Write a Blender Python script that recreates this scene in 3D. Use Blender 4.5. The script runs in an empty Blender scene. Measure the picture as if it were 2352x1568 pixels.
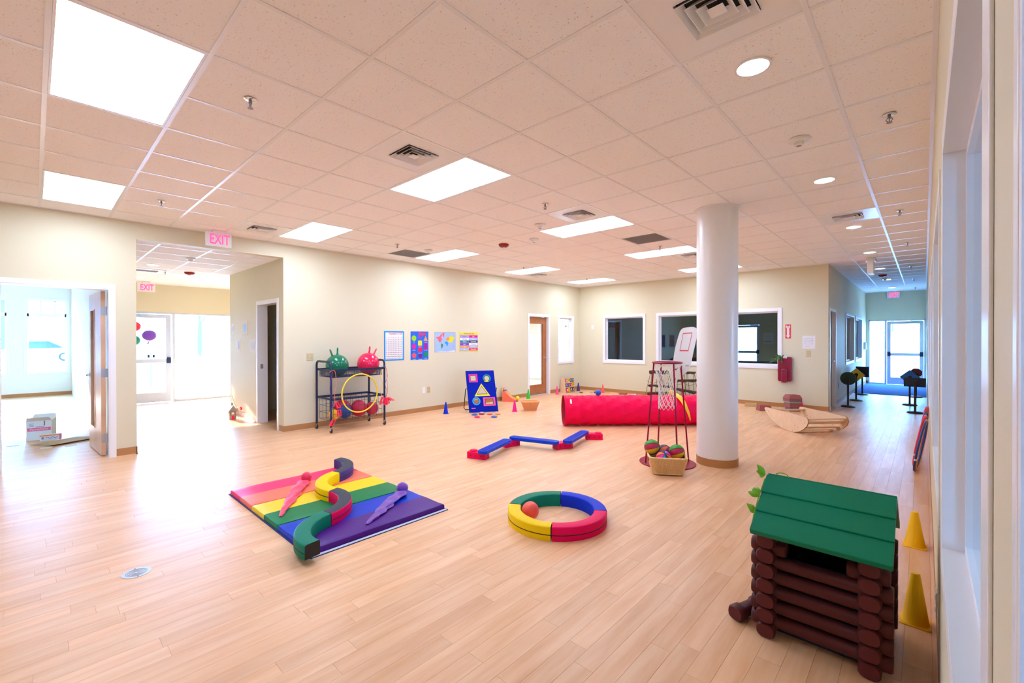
import bpy, math, random
from mathutils import Vector, Matrix
random.seed(7)
sc = bpy.context.scene
col = sc.collection
PI = math.pi

# ------------------------------------------------------------------ camera, world, sun, exposure
CAM_H = 1.4952
F_PX, YAW, PITCH, ROLL = 1020.82, 0.747932, -0.0041617, -0.0013758
def cam_setup():
    F = Vector((-math.sin(YAW)*math.cos(PITCH), math.cos(YAW)*math.cos(PITCH), math.sin(PITCH)))
    R = Vector((math.cos(YAW), math.sin(YAW), 0)); U = R.cross(F)
    R2 = R*math.cos(ROLL)+U*math.sin(ROLL); U2 = -R*math.sin(ROLL)+U*math.cos(ROLL)
    cd = bpy.data.cameras.new('camera'); cd.sensor_width = 36; cd.sensor_fit = 'HORIZONTAL'
    cd.lens = F_PX/2352*36; cd.clip_start = 0.01; cd.clip_end = 300
    o = bpy.data.objects.new('camera', cd); col.objects.link(o)
    m = Matrix.Identity(4)
    for i in range(3): m[i][0], m[i][1], m[i][2] = R2[i], U2[i], -F[i]
    m[2][3] = CAM_H
    o.matrix_world = m; sc.camera = o
cam_setup()
w = bpy.data.worlds.new('world'); sc.world = w; w.use_nodes = True
w.node_tree.nodes['Background'].inputs[0].default_value = (0.19, 0.50, 1.0, 1)
w.node_tree.nodes['Background'].inputs[1].default_value = 13.5
sl = bpy.data.lights.new('sun', 'SUN'); sl.energy = 6.5; sl.angle = 0.009; sl.color = (1.0, 0.97, 0.93)
so = bpy.data.objects.new('sun', sl); col.objects.link(so)
so.rotation_euler = Vector((1, 0.14, -0.35)).to_track_quat('-Z', 'Y').to_euler()
PANEL_L, DOWN_L = 6.4, 8.0           # radiance of the ceiling panels and downlights
sc.view_settings.view_transform = 'Standard'; sc.view_settings.look = 'None'
sc.view_settings.exposure = 1.43; sc.view_settings.gamma = 1.0; sc.view_settings.use_curve_mapping = False
try:
    c = sc.cycles
    c.max_bounces = 10; c.diffuse_bounces = 6; c.glossy_bounces = 4; c.transmission_bounces = 4; c.transparent_max_bounces = 16
    c.caustics_reflective = False; c.caustics_refractive = False; c.sample_clamp_indirect = 8.0
    c.use_denoising = True
except Exception: pass

# ------------------------------------------------------------------ materials
M = {}
def nodes(m):
    nt = m.node_tree; return nt, nt.nodes, nt.links
def mat(name, c, rough=0.5, metal=0.0, spec=0.5, var=0.0, vscale=8.0, bump=0.0, bscale=60.0, emit=0.0, coat=0.0, sheen=0.0):
    m = bpy.data.materials.new(name); m.use_nodes = True
    nt, N, L = nodes(m); b = N['Principled BSDF']
    b.inputs['Base Color'].default_value = (*c, 1); b.inputs['Roughness'].default_value = rough
    b.inputs['Metallic'].default_value = metal; b.inputs['Specular IOR Level'].default_value = spec
    if coat: b.inputs['Coat Weight'].default_value = coat
    if sheen: b.inputs['Sheen Weight'].default_value = sheen
    if emit: b.inputs['Emission Color'].default_value = (*c, 1); b.inputs['Emission Strength'].default_value = emit
    if var or bump:
        tc = N.new('ShaderNodeTexCoord')
        if var:
            nz = N.new('ShaderNodeTexNoise'); nz.inputs['Scale'].default_value = vscale; nz.inputs['Detail'].default_value = 3
            L.new(tc.outputs['Object'], nz.inputs['Vector'])
            hs = N.new('ShaderNodeHueSaturation'); hs.inputs['Color'].default_value = (*c, 1)
            mr = N.new('ShaderNodeMapRange'); mr.inputs[1].default_value = 0.3; mr.inputs[2].default_value = 0.7
            mr.inputs[3].default_value = 1-var; mr.inputs[4].default_value = 1+var
            L.new(nz.outputs['Fac'], mr.inputs[0]); L.new(mr.outputs[0], hs.inputs['Value']); L.new(hs.outputs[0], b.inputs['Base Color'])
        if bump:
            nb = N.new('ShaderNodeTexNoise'); nb.inputs['Scale'].default_value = bscale; nb.inputs['Detail'].default_value = 2
            L.new(tc.outputs['Object'], nb.inputs['Vector'])
            bp = N.new('ShaderNodeBump'); bp.inputs['Strength'].default_value = bump; bp.inputs['Distance'].default_value = 0.01
            L.new(nb.outputs['Fac'], bp.inputs['Height']); L.new(bp.outputs[0], b.inputs['Normal'])
    M[name] = m; return m
def srgb(r, g, b):
    return tuple(((x/255+0.055)/1.055)**2.4 if x > 10 else x/255/12.92 for x in (r, g, b))
# shell
mat('wall_paint', (0.715, 0.655, 0.475), 0.55, spec=0.35, bump=0.03, bscale=220)
mat('wall_white', (0.85, 0.84, 0.78), 0.6, bump=0.03, bscale=200)
mat('trim_white', (0.86, 0.86, 0.89), 0.32, spec=0.5)
mat('pillar_white', (0.86, 0.86, 0.88), 0.28, spec=0.5)
mat('base_brown', (0.46, 0.215, 0.075), 0.45, var=0.06, vscale=4)
mat('grid_white', (0.84, 0.84, 0.88), 0.35)
mat('panel_metal', (0.86, 0.85, 0.87), 0.25, spec=0.6)
mat('floor_joint', (0.50, 0.26, 0.13), 0.7)
mat('black', (0.012, 0.012, 0.014), 0.4)
mat('black_iron', (0.01, 0.011, 0.014), 0.5)
mat('navy', (0.008, 0.018, 0.075), 0.35)
mat('chrome', (0.75, 0.75, 0.78), 0.2, metal=1)
mat('steel', (0.55, 0.56, 0.6), 0.35, metal=1)
mat('alu', (0.62, 0.66, 0.74), 0.35, metal=0.3)
mat('white_plastic', (0.82, 0.81, 0.80), 0.4)
mat('beige_plastic', (0.62, 0.50, 0.28), 0.45)
mat('paper', (0.82, 0.81, 0.82), 0.8)
mat('ink', (0.05, 0.05, 0.08), 0.8)
mat('ink_grey', (0.35, 0.36, 0.42), 0.8)
mat('red_sign', (0.75, 0.02, 0.04), 0.5)
mat('strobe_red', (0.30, 0.008, 0.02), 0.35)
mat('carpet_blue', (0.02, 0.11, 0.48), 0.95, var=0.25, vscale=90, bump=0.4, bscale=300)
mat('grille', (0.30, 0.27, 0.27), 0.5)
mat('dim_view', (0.60, 0.62, 0.55), 0.6)  # opaque grey stands in for the dim view through a glass lite
mat('hole_shade', (0.01, 0.01, 0.01), 0.9)  # near-black colour stands in for shade inside openings
# toys
mat('f_yellow', (0.90, 0.60, 0.0), 0.5, spec=0.16, bump=0.05, bscale=40)
mat('f_green', (0.0, 0.19, 0.115), 0.5, spec=0.14, bump=0.05, bscale=40)
mat('f_blue', (0.004, 0.032, 0.56), 0.5, spec=0.14, bump=0.05, bscale=40)
mat('f_red', (0.84, 0.0, 0.10), 0.5, spec=0.14, bump=0.05, bscale=40)
mat('f_purple', (0.06, 0.035, 0.22), 0.5, spec=0.22)
mat('f_black', (0.055, 0.055, 0.075), 0.7, spec=0.22, bump=0.1, bscale=60)
mat('seam_black', (0.006, 0.006, 0.008), 0.6)
mat('m_pink', (0.90, 0.03, 0.15), 0.38, spec=0.16, bump=0.06, bscale=25)
mat('m_orange', (0.90, 0.19, 0.11), 0.38, spec=0.22, bump=0.06, bscale=25)
mat('m_yellow', (0.88, 0.62, 0.01), 0.38, spec=0.22, bump=0.06, bscale=25)
mat('m_green', (0.0, 0.19, 0.06), 0.38, spec=0.16, bump=0.06, bscale=25)
mat('m_blue', (0.0, 0.04, 0.52), 0.38, spec=0.16, bump=0.06, bscale=25)
mat('m_purple', (0.075, 0.012, 0.22), 0.38, spec=0.16, bump=0.06, bscale=25)
mat('mat_base', (0.015, 0.03, 0.22), 0.6)
mat('velcro', (0.62, 0.66, 0.78), 0.8)
mat('scarf_red', (0.80, 0.006, 0.09), 0.55, sheen=0.3, bump=0.15, bscale=50)
mat('scarf_purple', (0.15, 0.025, 0.38), 0.55, sheen=0.3, bump=0.15, bscale=50)
mat('scarf_yellow', (0.95, 0.52, 0.01), 0.55, sheen=0.3, bump=0.15, bscale=50)
mat('scarf_blue', (0.008, 0.07, 0.50), 0.55, sheen=0.3, bump=0.15, bscale=50)
mat('ball_coral', (0.92, 0.10, 0.07), 0.35)
mat('hop_green', (0.004, 0.17, 0.085), 0.14, spec=0.6)
mat('hop_pink', (0.86, 0.015, 0.09), 0.14, spec=0.6)
mat('pg_red', (0.52, 0.01, 0.05), 0.5, bump=0.1, bscale=150)
mat('pg_blue', (0.008, 0.05, 0.26), 0.5, bump=0.1, bscale=150)
mat('pg_yellow', (0.85, 0.50, 0.02), 0.5, bump=0.1, bscale=150)
mat('hoop_yellow', (0.90, 0.66, 0.02), 0.3)
mat('hoop_red', (0.80, 0.02, 0.06), 0.3)
mat('hoop_blue', (0.01, 0.05, 0.28), 0.25)
mat('hoop_orange', (0.90, 0.35, 0.04), 0.3)
mat('handle_red', (0.88, 0.012, 0.07), 0.4)
mat('rope_orange', (0.90, 0.20, 0.08), 0.6); mat('rope_blue', (0.02, 0.20, 0.65), 0.6)
mat('rope_yellow', (0.85, 0.55, 0.15), 0.6); mat('rope_purple', (0.12, 0.04, 0.35), 0.6); mat('rope_pink', (0.85, 0.08, 0.2), 0.6)
mat('tunnel_red', (0.88, 0.0, 0.065), 0.5, spec=0.14, bump=0.22, bscale=18)
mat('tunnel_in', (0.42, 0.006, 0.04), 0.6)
mat('hoop_maroon', (0.30, 0.0, 0.028), 0.32, spec=0.3)
mat('net', (0.85, 0.83, 0.80), 0.8)
mat('backboard', (0.80, 0.80, 0.83), 0.35)
mat('wicker', (0.84, 0.56, 0.26), 0.7, var=0.2, vscale=120)
mat('wicker_dark', (0.45, 0.20, 0.05), 0.8)
mat('wicker_orange', (0.85, 0.42, 0.17), 0.7, var=0.1, vscale=60)
mat('beam_blue', (0.004, 0.05, 0.55), 0.38, spec=0.16)
mat('block_red', (0.90, 0.0, 0.085), 0.38, spec=0.16)
mat('log_brown', (0.085, 0.016, 0.017), 0.42, spec=0.22, bump=0.15, bscale=35)
mat('log_end', (0.11, 0.020, 0.022), 0.45, spec=0.22, bump=0.1, bscale=60)
mat('roof_green', (0.0, 0.20, 0.105), 0.42, spec=0.22, bump=0.08, bscale=80)
mat('leaf', (0.16, 0.42, 0.01), 0.45); mat('leaf_dark', (0.03, 0.13, 0.03), 0.5)
mat('cone_yellow', (0.95, 0.52, 0.0), 0.45, spec=0.25)
mat('birch', (0.80, 0.56, 0.36), 0.42, var=0.05, vscale=10)
mat('birch_edge', (0.45, 0.19, 0.07), 0.5)
mat('maroon_vinyl', (0.24, 0.0, 0.03), 0.28, coat=0.3)
mat('brick_red', (0.36, 0.10, 0.09), 0.9, var=0.35, vscale=120)
mat('brick_tan', (0.55, 0.34, 0.14), 0.9, var=0.3, vscale=120)
mat('brick_purple', (0.20, 0.14, 0.22), 0.9, var=0.3, vscale=120)
mat('dark_wood', (0.030, 0.014, 0.013), 0.6, var=0.3, vscale=10)
mat('wire_brown', (0.16, 0.10, 0.035), 0.5, metal=0.4)
mat('sign_green', (0.004, 0.045, 0.03), 0.5); mat('sign_yellow', (0.80, 0.45, 0.01), 0.5); mat('sign_navy', (0.006, 0.012, 0.04), 0.5)
mat('sign_blue', (0.03, 0.18, 0.60), 0.5); mat('sign_red', (0.16, 0.012, 0.03), 0.5)
mat('fabric_blue', (0.0, 0.012, 0.36), 0.75, spec=0.12, bump=0.12, bscale=30)
mat('door_wood', (0.42, 0.15, 0.05), 0.38, var=0.12, vscale=5)
mat('door_sun_paled', (0.78, 0.47, 0.30), 0.4, var=0.1, vscale=4)  # leaf colour lightened to carry the sunlight on its face
mat('door_grey', (0.28, 0.24, 0.24), 0.4)
mat('outdoor_ground', (0.50, 0.52, 0.56), 0.9); mat('outdoor_white', (0.8, 0.8, 0.8), 0.8)
mat('bark', (0.10, 0.08, 0.07), 0.9); mat('car_white', (0.8, 0.8, 0.82), 0.25); mat('car_glass', (0.03, 0.05, 0.09), 0.1)
mat('build_blue', (0.10, 0.14, 0.25), 0.7)
mat('sofa_green', (0.004, 0.030, 0.022), 0.8); mat('chair_brown', (0.10, 0.06, 0.05), 0.5)
mat('cardboard', (0.55, 0.36, 0.20), 0.8); mat('box_white', (0.80, 0.77, 0.75), 0.7); mat('pink_print', (0.90, 0.16, 0.30), 0.7)
mat('bin_blue', (0.004, 0.04, 0.34), 0.5); mat('teal', (0.01, 0.35, 0.30), 0.6)
for n, c_ in {'c_lime': (0.30, 0.62, 0.01), 'c_violet': (0.20, 0.06, 0.55), 'c_orange': (0.95, 0.32, 0.07), 'c_magenta': (0.85, 0.0, 0.28), 'c_yellow': (0.92, 0.72, 0.02),
              'c_purple': (0.42, 0.0, 0.32), 'c_crimson': (0.90, 0.0, 0.12), 'c_plum': (0.18, 0.0, 0.26), 'c_emerald': (0.0, 0.28, 0.11), 'c_coral': (0.92, 0.09, 0.10),
              'c_blue': (0.0, 0.13, 0.68), 'c_azure': (0.0, 0.28, 0.72), 'c_sea': (0.36, 0.52, 0.85), 'c_pinkland': (0.92, 0.13, 0.18), 'c_sky': (0.0, 0.34, 0.85),
              'c_lav': (0.42, 0.36, 0.66), 'c_cream': (0.90, 0.83, 0.55), 'c_red': (0.85, 0.02, 0.05), 'c_brown': (0.20, 0.06, 0.03), 'c_teal': (0.0, 0.24, 0.24),
              'c_grey': (0.50, 0.47, 0.48), 'c_green': (0.0, 0.55, 0.02), 'c_navy': (0.01, 0.01, 0.06), 'c_hotpink': (0.92, 0.0, 0.27), 'c_bubble': (0.92, 0.07, 0.27), 'c_white': (0.85, 0.85, 0.85)}.items():
    mat(n, c_, 0.45)

def floor_material():
    m = bpy.data.materials.new('plank_wood'); m.use_nodes = True; nt, N, L = nodes(m); b = N['Principled BSDF']
    geo = N.new('ShaderNodeNewGeometry'); oi = N.new('ShaderNodeObjectInfo'); at = N.new('ShaderNodeAttribute'); at.attribute_name = 'tint'
    ad = N.new('ShaderNodeMath'); ad.operation = 'ADD'; L.new(oi.outputs['Random'], ad.inputs[0]); L.new(at.outputs['Fac'], ad.inputs[1])
    fr = N.new('ShaderNodeMath'); fr.operation = 'FRACT'; L.new(ad.outputs[0], fr.inputs[0])
    mp = N.new('ShaderNodeMapping'); mp.inputs['Scale'].default_value = (9, 0.9, 1); L.new(geo.outputs['Position'], mp.inputs[0])
    off = N.new('ShaderNodeCombineXYZ'); mu = N.new('ShaderNodeMath'); mu.operation = 'MULTIPLY'; mu.inputs[1].default_value = 37.0
    L.new(fr.outputs[0], mu.inputs[0]); L.new(mu.outputs[0], off.inputs[2]); L.new(off.outputs[0], mp.inputs['Location'])
    nz = N.new('ShaderNodeTexNoise'); nz.inputs['Scale'].default_value = 1.6; nz.inputs['Detail'].default_value = 6; nz.inputs['Roughness'].default_value = 0.6
    L.new(mp.outputs[0], nz.inputs['Vector'])
    cr = N.new('ShaderNodeValToRGB'); e = cr.color_ramp.elements
    e[0].position = 0.30; e[0].color = (0.74, 0.385, 0.185, 1); e[1].position = 0.72; e[1].color = (0.88, 0.56, 0.335, 1)
    L.new(nz.outputs['Fac'], cr.inputs[0])
    hs = N.new('ShaderNodeHueSaturation'); mr = N.new('ShaderNodeMapRange'); mr.inputs[3].default_value = 0.945; mr.inputs[4].default_value = 1.05
    L.new(fr.outputs[0], mr.inputs[0]); L.new(mr.outputs[0], hs.inputs['Value']); L.new(cr.outputs[0], hs.inputs['Color']); L.new(hs.outputs[0], b.inputs['Base Color'])
    b.inputs['Roughness'].default_value = 0.37; b.inputs['Specular IOR Level'].default_value = 0.40
    bp = N.new('ShaderNodeBump'); bp.inputs['Strength'].default_value = 0.05; bp.inputs['Distance'].default_value = 0.004
    L.new(nz.outputs['Fac'], bp.inputs['Height']); L.new(bp.outputs[0], b.inputs['Normal'])
    M['plank_wood'] = m
floor_material()
def tile_material():
    m = bpy.data.materials.new('acoustic_tile'); m.use_nodes = True; nt, N, L = nodes(m); b = N['Principled BSDF']
    geo = N.new('ShaderNodeNewGeometry')
    nz = N.new('ShaderNodeTexNoise'); nz.inputs['Scale'].default_value = 95; nz.inputs['Detail'].default_value = 2
    L.new(geo.outputs['Position'], nz.inputs['Vector'])
    cr = N.new('ShaderNodeValToRGB'); e = cr.color_ramp.elements
    e[0].position = 0.26; e[0].color = (0.62, 0.50, 0.42, 1); e[1].position = 0.36; e[1].color = (0.94, 0.93, 0.96, 1)
    L.new(nz.outputs['Fac'], cr.inputs[0]); L.new(cr.outputs[0], b.inputs['Base Color'])
    b.inputs['Roughness'].default_value = 0.9; b.inputs['Specular IOR Level'].default_value = 0.15
    bp = N.new('ShaderNodeBump'); bp.inputs['Strength'].default_value = 0.25; bp.inputs['Distance'].default_value = 0.004
    L.new(cr.outputs[0], bp.inputs['Height']); L.new(bp.outputs[0], b.inputs['Normal'])
    M['acoustic_tile'] = m
tile_material()
def glass_material(name, tint=(1, 1, 1), refl=0.9):
    m = bpy.data.materials.new(name); m.use_nodes = True; nt, N, L = nodes(m)
    for n in list(N): N.remove(n)
    out = N.new('ShaderNodeOutputMaterial'); mx = N.new('ShaderNodeMixShader'); tr = N.new('ShaderNodeBsdfTransparent'); gl = N.new('ShaderNodeBsdfGlossy')
    tr.inputs[0].default_value = (*tint, 1); gl.inputs['Roughness'].default_value = 0.02; gl.inputs[0].default_value = (refl, refl, refl, 1)
    fr = N.new('ShaderNodeFresnel'); fr.inputs[0].default_value = 1.45
    geo = N.new('ShaderNodeNewGeometry'); sb = N.new('ShaderNodeMath'); sb.operation = 'SUBTRACT'; sb.inputs[0].default_value = 1.0; L.new(geo.outputs['Backfacing'], sb.inputs[1])
    ml = N.new('ShaderNodeMath'); ml.operation = 'MULTIPLY'; L.new(fr.outputs[0], ml.inputs[0]); L.new(sb.outputs[0], ml.inputs[1])
    L.new(ml.outputs[0], mx.inputs[0]); L.new(tr.outputs[0], mx.inputs[1]); L.new(gl.outputs[0], mx.inputs[2]); L.new(mx.outputs[0], out.inputs[0])
    M[name] = m
glass_material('glass'); glass_material('glass_tint', (0.62, 0.64, 0.66))
def emission(name, c, s):
    m = bpy.data.materials.new(name); m.use_nodes = True; nt, N, L = nodes(m)
    for n in list(N): N.remove(n)
    out = N.new('ShaderNodeOutputMaterial'); em = N.new('ShaderNodeEmission'); em.inputs[0].default_value = (*c, 1); em.inputs[1].default_value = s
    L.new(em.outputs[0], out.inputs[0]); M[name] = m
emission('panel_glow', (0.82, 0.97, 1.22), PANEL_L)
emission('down_glow', (0.95, 0.97, 1.0), DOWN_L)
emission('exit_glow', (1.0, 0.055, 0.18), 1.15)

# ------------------------------------------------------------------ mesh building
class Frame:
    def __init__(s, o, r, u, n): s.o, s.r, s.u, s.n = Vector(o), Vector(r), Vector(u), Vector(n)
    def p(s, a, b, c=0.0): return s.o+s.r*a+s.u*b+s.n*c
def FX(x, y=0, z=0): return Frame((x, y, z), (0, 1, 0), (0, 0, 1), (1, 0, 0))     # wall facing +X
def FY(y, x=0, z=0): return Frame((x, y, z), (1, 0, 0), (0, 0, 1), (0, -1, 0))    # wall facing -Y
def FZ(z, x=0, y=0): return Frame((x, y, z), (1, 0, 0), (0, 1, 0), (0, 0, 1))     # floor
class MB:
    def __init__(s): s.v, s.f, s.m = [], [], []
    def add(s, v, f, mi=0):
        k = len(s.v); s.v += [tuple(x) for x in v]; s.f += [tuple(i+k for i in q) for q in f]; s.m += [mi]*len(f); return s
    def box(s, x0, y0, z0, x1, y1, z1, mi=0):
        v = [(x, y, z) for z in (z0, z1) for y in (y0, y1) for x in (x0, x1)]
        return s.add(v, [(0, 2, 3, 1), (4, 5, 7, 6), (0, 1, 5, 4), (2, 6, 7, 3), (0, 4, 6, 2), (1, 3, 7, 5)], mi)
    def fbox(s, fr, a0, b0, c0, a1, b1, c1, mi=0):
        v = [fr.p(a, b, c) for c in (c0, c1) for b in (b0, b1) for a in (a0, a1)]
        return s.add(v, [(0, 2, 3, 1), (4, 5, 7, 6), (0, 1, 5, 4), (2, 6, 7, 3), (0, 4, 6, 2), (1, 3, 7, 5)], mi)
    def prism(s, poly, fr, c0, c1, mi=0, mi_side=None):
        n = len(poly); v = [fr.p(a, b, c0) for a, b in poly]+[fr.p(a, b, c1) for a, b in poly]
        s.add(v, [tuple(range(n-1, -1, -1)), tuple(range(n, 2*n))], mi)
        k = len(s.v)-2*n; fs = [(k+i, k+(i+1) % n, k+n+(i+1) % n, k+n+i) for i in range(n)]
        s.f += fs; s.m += [mi if mi_side is None else mi_side]*n; return s
    def ringprism(s, outer, inner, fr, c0, c1, mi=0):
        n = len(outer); v = []
        for c in (c0, c1): v += [fr.p(a, b, c) for a, b in outer]+[fr.p(a, b, c) for a, b in inner]
        f = []
        for i in range(n):
            j = (i+1) % n
            f += [(i, n+i, n+j, j), (2*n+i, 2*n+j, 3*n+j, 3*n+i), (i, j, 2*n+j, 2*n+i), (n+i, 3*n+i, 3*n+j, n+j)]
        return s.add(v, f, mi)
    def cyl(s, p0, p1, r0, r1=None, n=16, mi=0):
        r1 = r0 if r1 is None else r1; p0, p1 = Vector(p0), Vector(p1); d = (p1-p0).normalized()
        a = d.orthogonal().normalized(); b = d.cross(a)
        v = [p0+(a*math.cos(2*PI*i/n)+b*math.sin(2*PI*i/n))*r0 for i in range(n)]+[p1+(a*math.cos(2*PI*i/n)+b*math.sin(2*PI*i/n))*r1 for i in range(n)]
        f = [(i, (i+1) % n, n+(i+1) % n, n+i) for i in range(n)]+[tuple(range(n-1, -1, -1)), tuple(range(n, 2*n))]
        return s.add(v, f, mi)
    def tube(s, pts, r, n=8, closed=False, mi=0):
        P = [Vector(p) for p in pts]; k = len(P); rs = r if isinstance(r, (list, tuple)) else [r]*k
        v = []; a = None
        for i in range(k):
            if closed: d = P[(i+1) % k]-P[i-1]
            else: d = P[min(i+1, k-1)]-P[max(i-1, 0)]
            d = d.normalized() if d.length > 1e-9 else Vector((0, 0, 1))
            a = d.orthogonal().normalized() if a is None else (a-d*a.dot(d)).normalized()
            b = d.cross(a)
            v += [P[i]+(a*math.cos(2*PI*j/n)+b*math.sin(2*PI*j/n))*rs[i] for j in range(n)]
        f = [(i*n+j, i*n+(j+1) % n, ((i+1) % k)*n+(j+1) % n, ((i+1) % k)*n+j) for i in range(k if closed else k-1) for j in range(n)]
        if not closed: f += [tuple(range(n-1, -1, -1)), tuple((k-1)*n+j for j in range(n))]
        return s.add(v, f, mi)
    def lathe(s, prof, c=(0, 0, 0), n=24, mi=0, fr=None):
        fr = fr or FZ(c[2], c[0], c[1]); v = []
        for r, z in prof: v += [fr.p(r*math.cos(2*PI*j/n), r*math.sin(2*PI*j/n), z) for j in range(n)]
        k = len(prof); f = [(i*n+j, i*n+(j+1) % n, (i+1)*n+(j+1) % n, (i+1)*n+j) for i in range(k-1) for j in range(n)]
        f += [tuple(range(n-1, -1, -1)), tuple((k-1)*n+j for j in range(n))]
        return s.add(v, f, mi)
    def sphere(s, c, r, nu=24, nv=14, mi=0, sx=1, sy=1, sz=1, fn=None):
        c = Vector(c); v = []; f = []
        for i in range(nv+1):
            t = PI*i/nv
            for j in range(nu):
                ph = 2*PI*j/nu; v.append(c+Vector((math.sin(t)*math.cos(ph)*sx, math.sin(t)*math.sin(ph)*sy, math.cos(t)*sz))*r)
        k = len(s.v); s.v += [tuple(x) for x in v]
        for i in range(nv):
            for j in range(nu):
                q = (k+i*nu+j, k+(i+1)*nu+j, k+(i+1)*nu+(j+1) % nu, k+i*nu+(j+1) % nu)
                if i == 0: q = (q[0], q[1], q[2])
                elif i == nv-1: q = (q[0], q[1], q[3])
                s.f.append(q); s.m.append(fn((j+0.5)/nu, (i+0.5)/nv) if fn else mi)
        return s
    def build(s, name, mats, parent=None, smooth=False, bev=0.0, local=False, seg=2):
        if not isinstance(mats, (list, tuple)): mats = [mats]
        v = s.v
        if parent is not None and not local:
            o = Vector((0, 0, 0)); q = parent
            while q is not None: o += Vector(q.location); q = q.parent
            v = [(x-o.x, y-o.y, z-o.z) for x, y, z in v]
        me = bpy.data.meshes.new(name); me.from_pydata(v, [], s.f)
        for m in mats: me.materials.append(M[m])
        if len(mats) > 1: me.polygons.foreach_set('material_index', s.m)
        me.validate(); me.update()
        ob = bpy.data.objects.new(name, me); col.objects.link(ob)
        if smooth:
            me.polygons.foreach_set('use_smooth', [True]*len(me.polygons))
            try: me.set_sharp_from_angle(angle=math.radians(40))
            except Exception: pass
        if bev:
            b = ob.modifiers.new('bevel', 'BEVEL'); b.width = bev; b.segments = seg; b.limit_method = 'ANGLE'; b.angle_limit = math.radians(35)
        if parent is not None: ob.parent = parent
        return ob
def tag(o, label=None, cat=None, group=None, kind=None):
    if label: o['label'] = label
    if cat: o['category'] = cat
    if group: o['group'] = group
    if kind: o['kind'] = kind
    return o
def thing(name, label, cat, loc=(0, 0, 0), group=None, rz=0.0, kind=None):
    o = bpy.data.objects.new(name, None); col.objects.link(o); o.location = loc; o.rotation_euler = (0, 0, rz); o.empty_display_size = 0.05
    return tag(o, label, cat, group, kind)
def copy_tree(o, parent=None):
    c_ = o.copy(); col.objects.link(c_); c_.parent = parent
    for ch in list(o.children): copy_tree(ch, c_)
    return c_
def text(name, s, size, fr, a, b, c_, m, parent, align='CENTER', sx=1.0, bold=0.0):
    cu = bpy.data.curves.new(name, 'FONT'); cu.body = s; cu.size = size; cu.align_x = align; cu.align_y = 'CENTER'; cu.extrude = 0.0006; cu.resolution_u = 3; cu.offset = bold
    ob = bpy.data.objects.new(name+'_src', cu); me = bpy.data.meshes.new_from_object(ob)
    bpy.data.objects.remove(ob)
    me.name = name; me.materials.clear(); me.materials.append(M[m])
    o0 = Vector((0, 0, 0)); q = parent
    while q is not None: o0 += Vector(q.location); q = q.parent
    for v in me.vertices: v.co = fr.p(a+v.co.x*sx, b+v.co.y, c_+v.co.z)-o0
    ob = bpy.data.objects.new(name, me); col.objects.link(ob); ob.parent = parent
    return ob
def circ(cx, cy, r, n=24, ry=None, a0=0.0):
    ry = r if ry is None else ry
    return [(cx+r*math.cos(a0+2*PI*i/n), cy+ry*math.sin(a0+2*PI*i/n)) for i in range(n)]
def rrect(a0, b0, a1, b1, r, n=4):
    out = []
    for cx, cy, s in ((a1-r, b1-r, 0), (a0+r, b1-r, 1), (a0+r, b0+r, 2), (a1-r, b0+r, 3)):
        for i in range(n+1): t = (s+i/n)*PI/2; out.append((cx+r*math.cos(t), cy+r*math.sin(t)))
    return out

# ------------------------------------------------------------------ the shell
XL, XR, YB, H = -7.592, 0.05, 11.149, 3.047
T = 0.6096; GX, GY = -1.0207, 2.4944
HALL_H = 2.825
def struct(ob): ob['kind'] = 'structure'; return ob
def wall(name, axis, c0, c1, s0, s1, z0, z1, holes, m='wall_paint'):
    """wall slab between c0..c1 on AXIS, running s0..s1 along the other axis, with rectangular holes (s0,s1,z0,z1)."""
    ss = sorted({s0, s1, *[x for h in holes for x in h[:2]]}); zs = sorted({z0, z1, *[x for h in holes for x in h[2:]]})
    mb = MB()
    for i in range(len(ss)-1):
        j = 0
        while j < len(zs)-1:
            def hole(jj):
                sm, zm = (ss[i]+ss[i+1])/2, (zs[jj]+zs[jj+1])/2
                return any(h[0] < sm < h[1] and h[2] < zm < h[3] for h in holes)
            if hole(j): j += 1; continue
            k = j
            while k+1 < len(zs)-1 and not hole(k+1): k += 1
            a, b, zz0, zz1 = ss[i], ss[i+1], zs[j], zs[k+1]
            if axis == 'x': mb.box(c0, a, zz0, c1, b, zz1)
            else: mb.box(a, c0, zz0, b, c1, zz1)
            j = k+1
    return struct(mb.build(name, m))
# openings
D1 = (-0.26, 0.665, 0, 2.145); HALL = (0.925, 2.755, 0, HALL_H); D2 = (8.84, 9.66, 0, 2.125); W1 = (10.13, 10.80, 0.865, 2.125)
W3 = (-6.71, -5.53, 0.89, 2.125); W4 = (-5.11, -2.345, 0.905, 2.125)
wall('wall_left', 'x', XL-0.15, XL, -3.0, YB+0.15, 0, H, [D1, HALL, D2, W1])
wall('wall_back', 'y', YB, YB+0.15, XL, -1.45, 0, H, [W3, W4])
CD = (11.34, 12.10, 0, 2.10); CW1 = (13.93, 15.58, 0.90, 2.11); CW2 = (15.99, 17.69, 0.90, 2.11)
wall('wall_corridor_left', 'x', -1.60, -1.45, YB+0.15, 19.15, 0, H, [CD, CW1, CW2])
END = (-1.38, 0.025, 0, 2.13)
wall('wall_corridor_end', 'y', 19.15, 19.30, -7.74, XR, 0, H, [END, (-5.62, -4.66, 0, 2.10)])
RW = [(0.80-0.09+2.05*i, 2.215+2.05*i, 0.74, 2.165) for i in range(-1, 8)]
RW[0] = (-1.3, 0.455, 0.74, 2.165)
wall('wall_right', 'x', XR, XR+0.16, -3.0, 19.30, 0, H, RW)
wall('wall_rear', 'y', -3.15, -3.0, XL-0.15, XR+0.16, 0, H, [])
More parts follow.
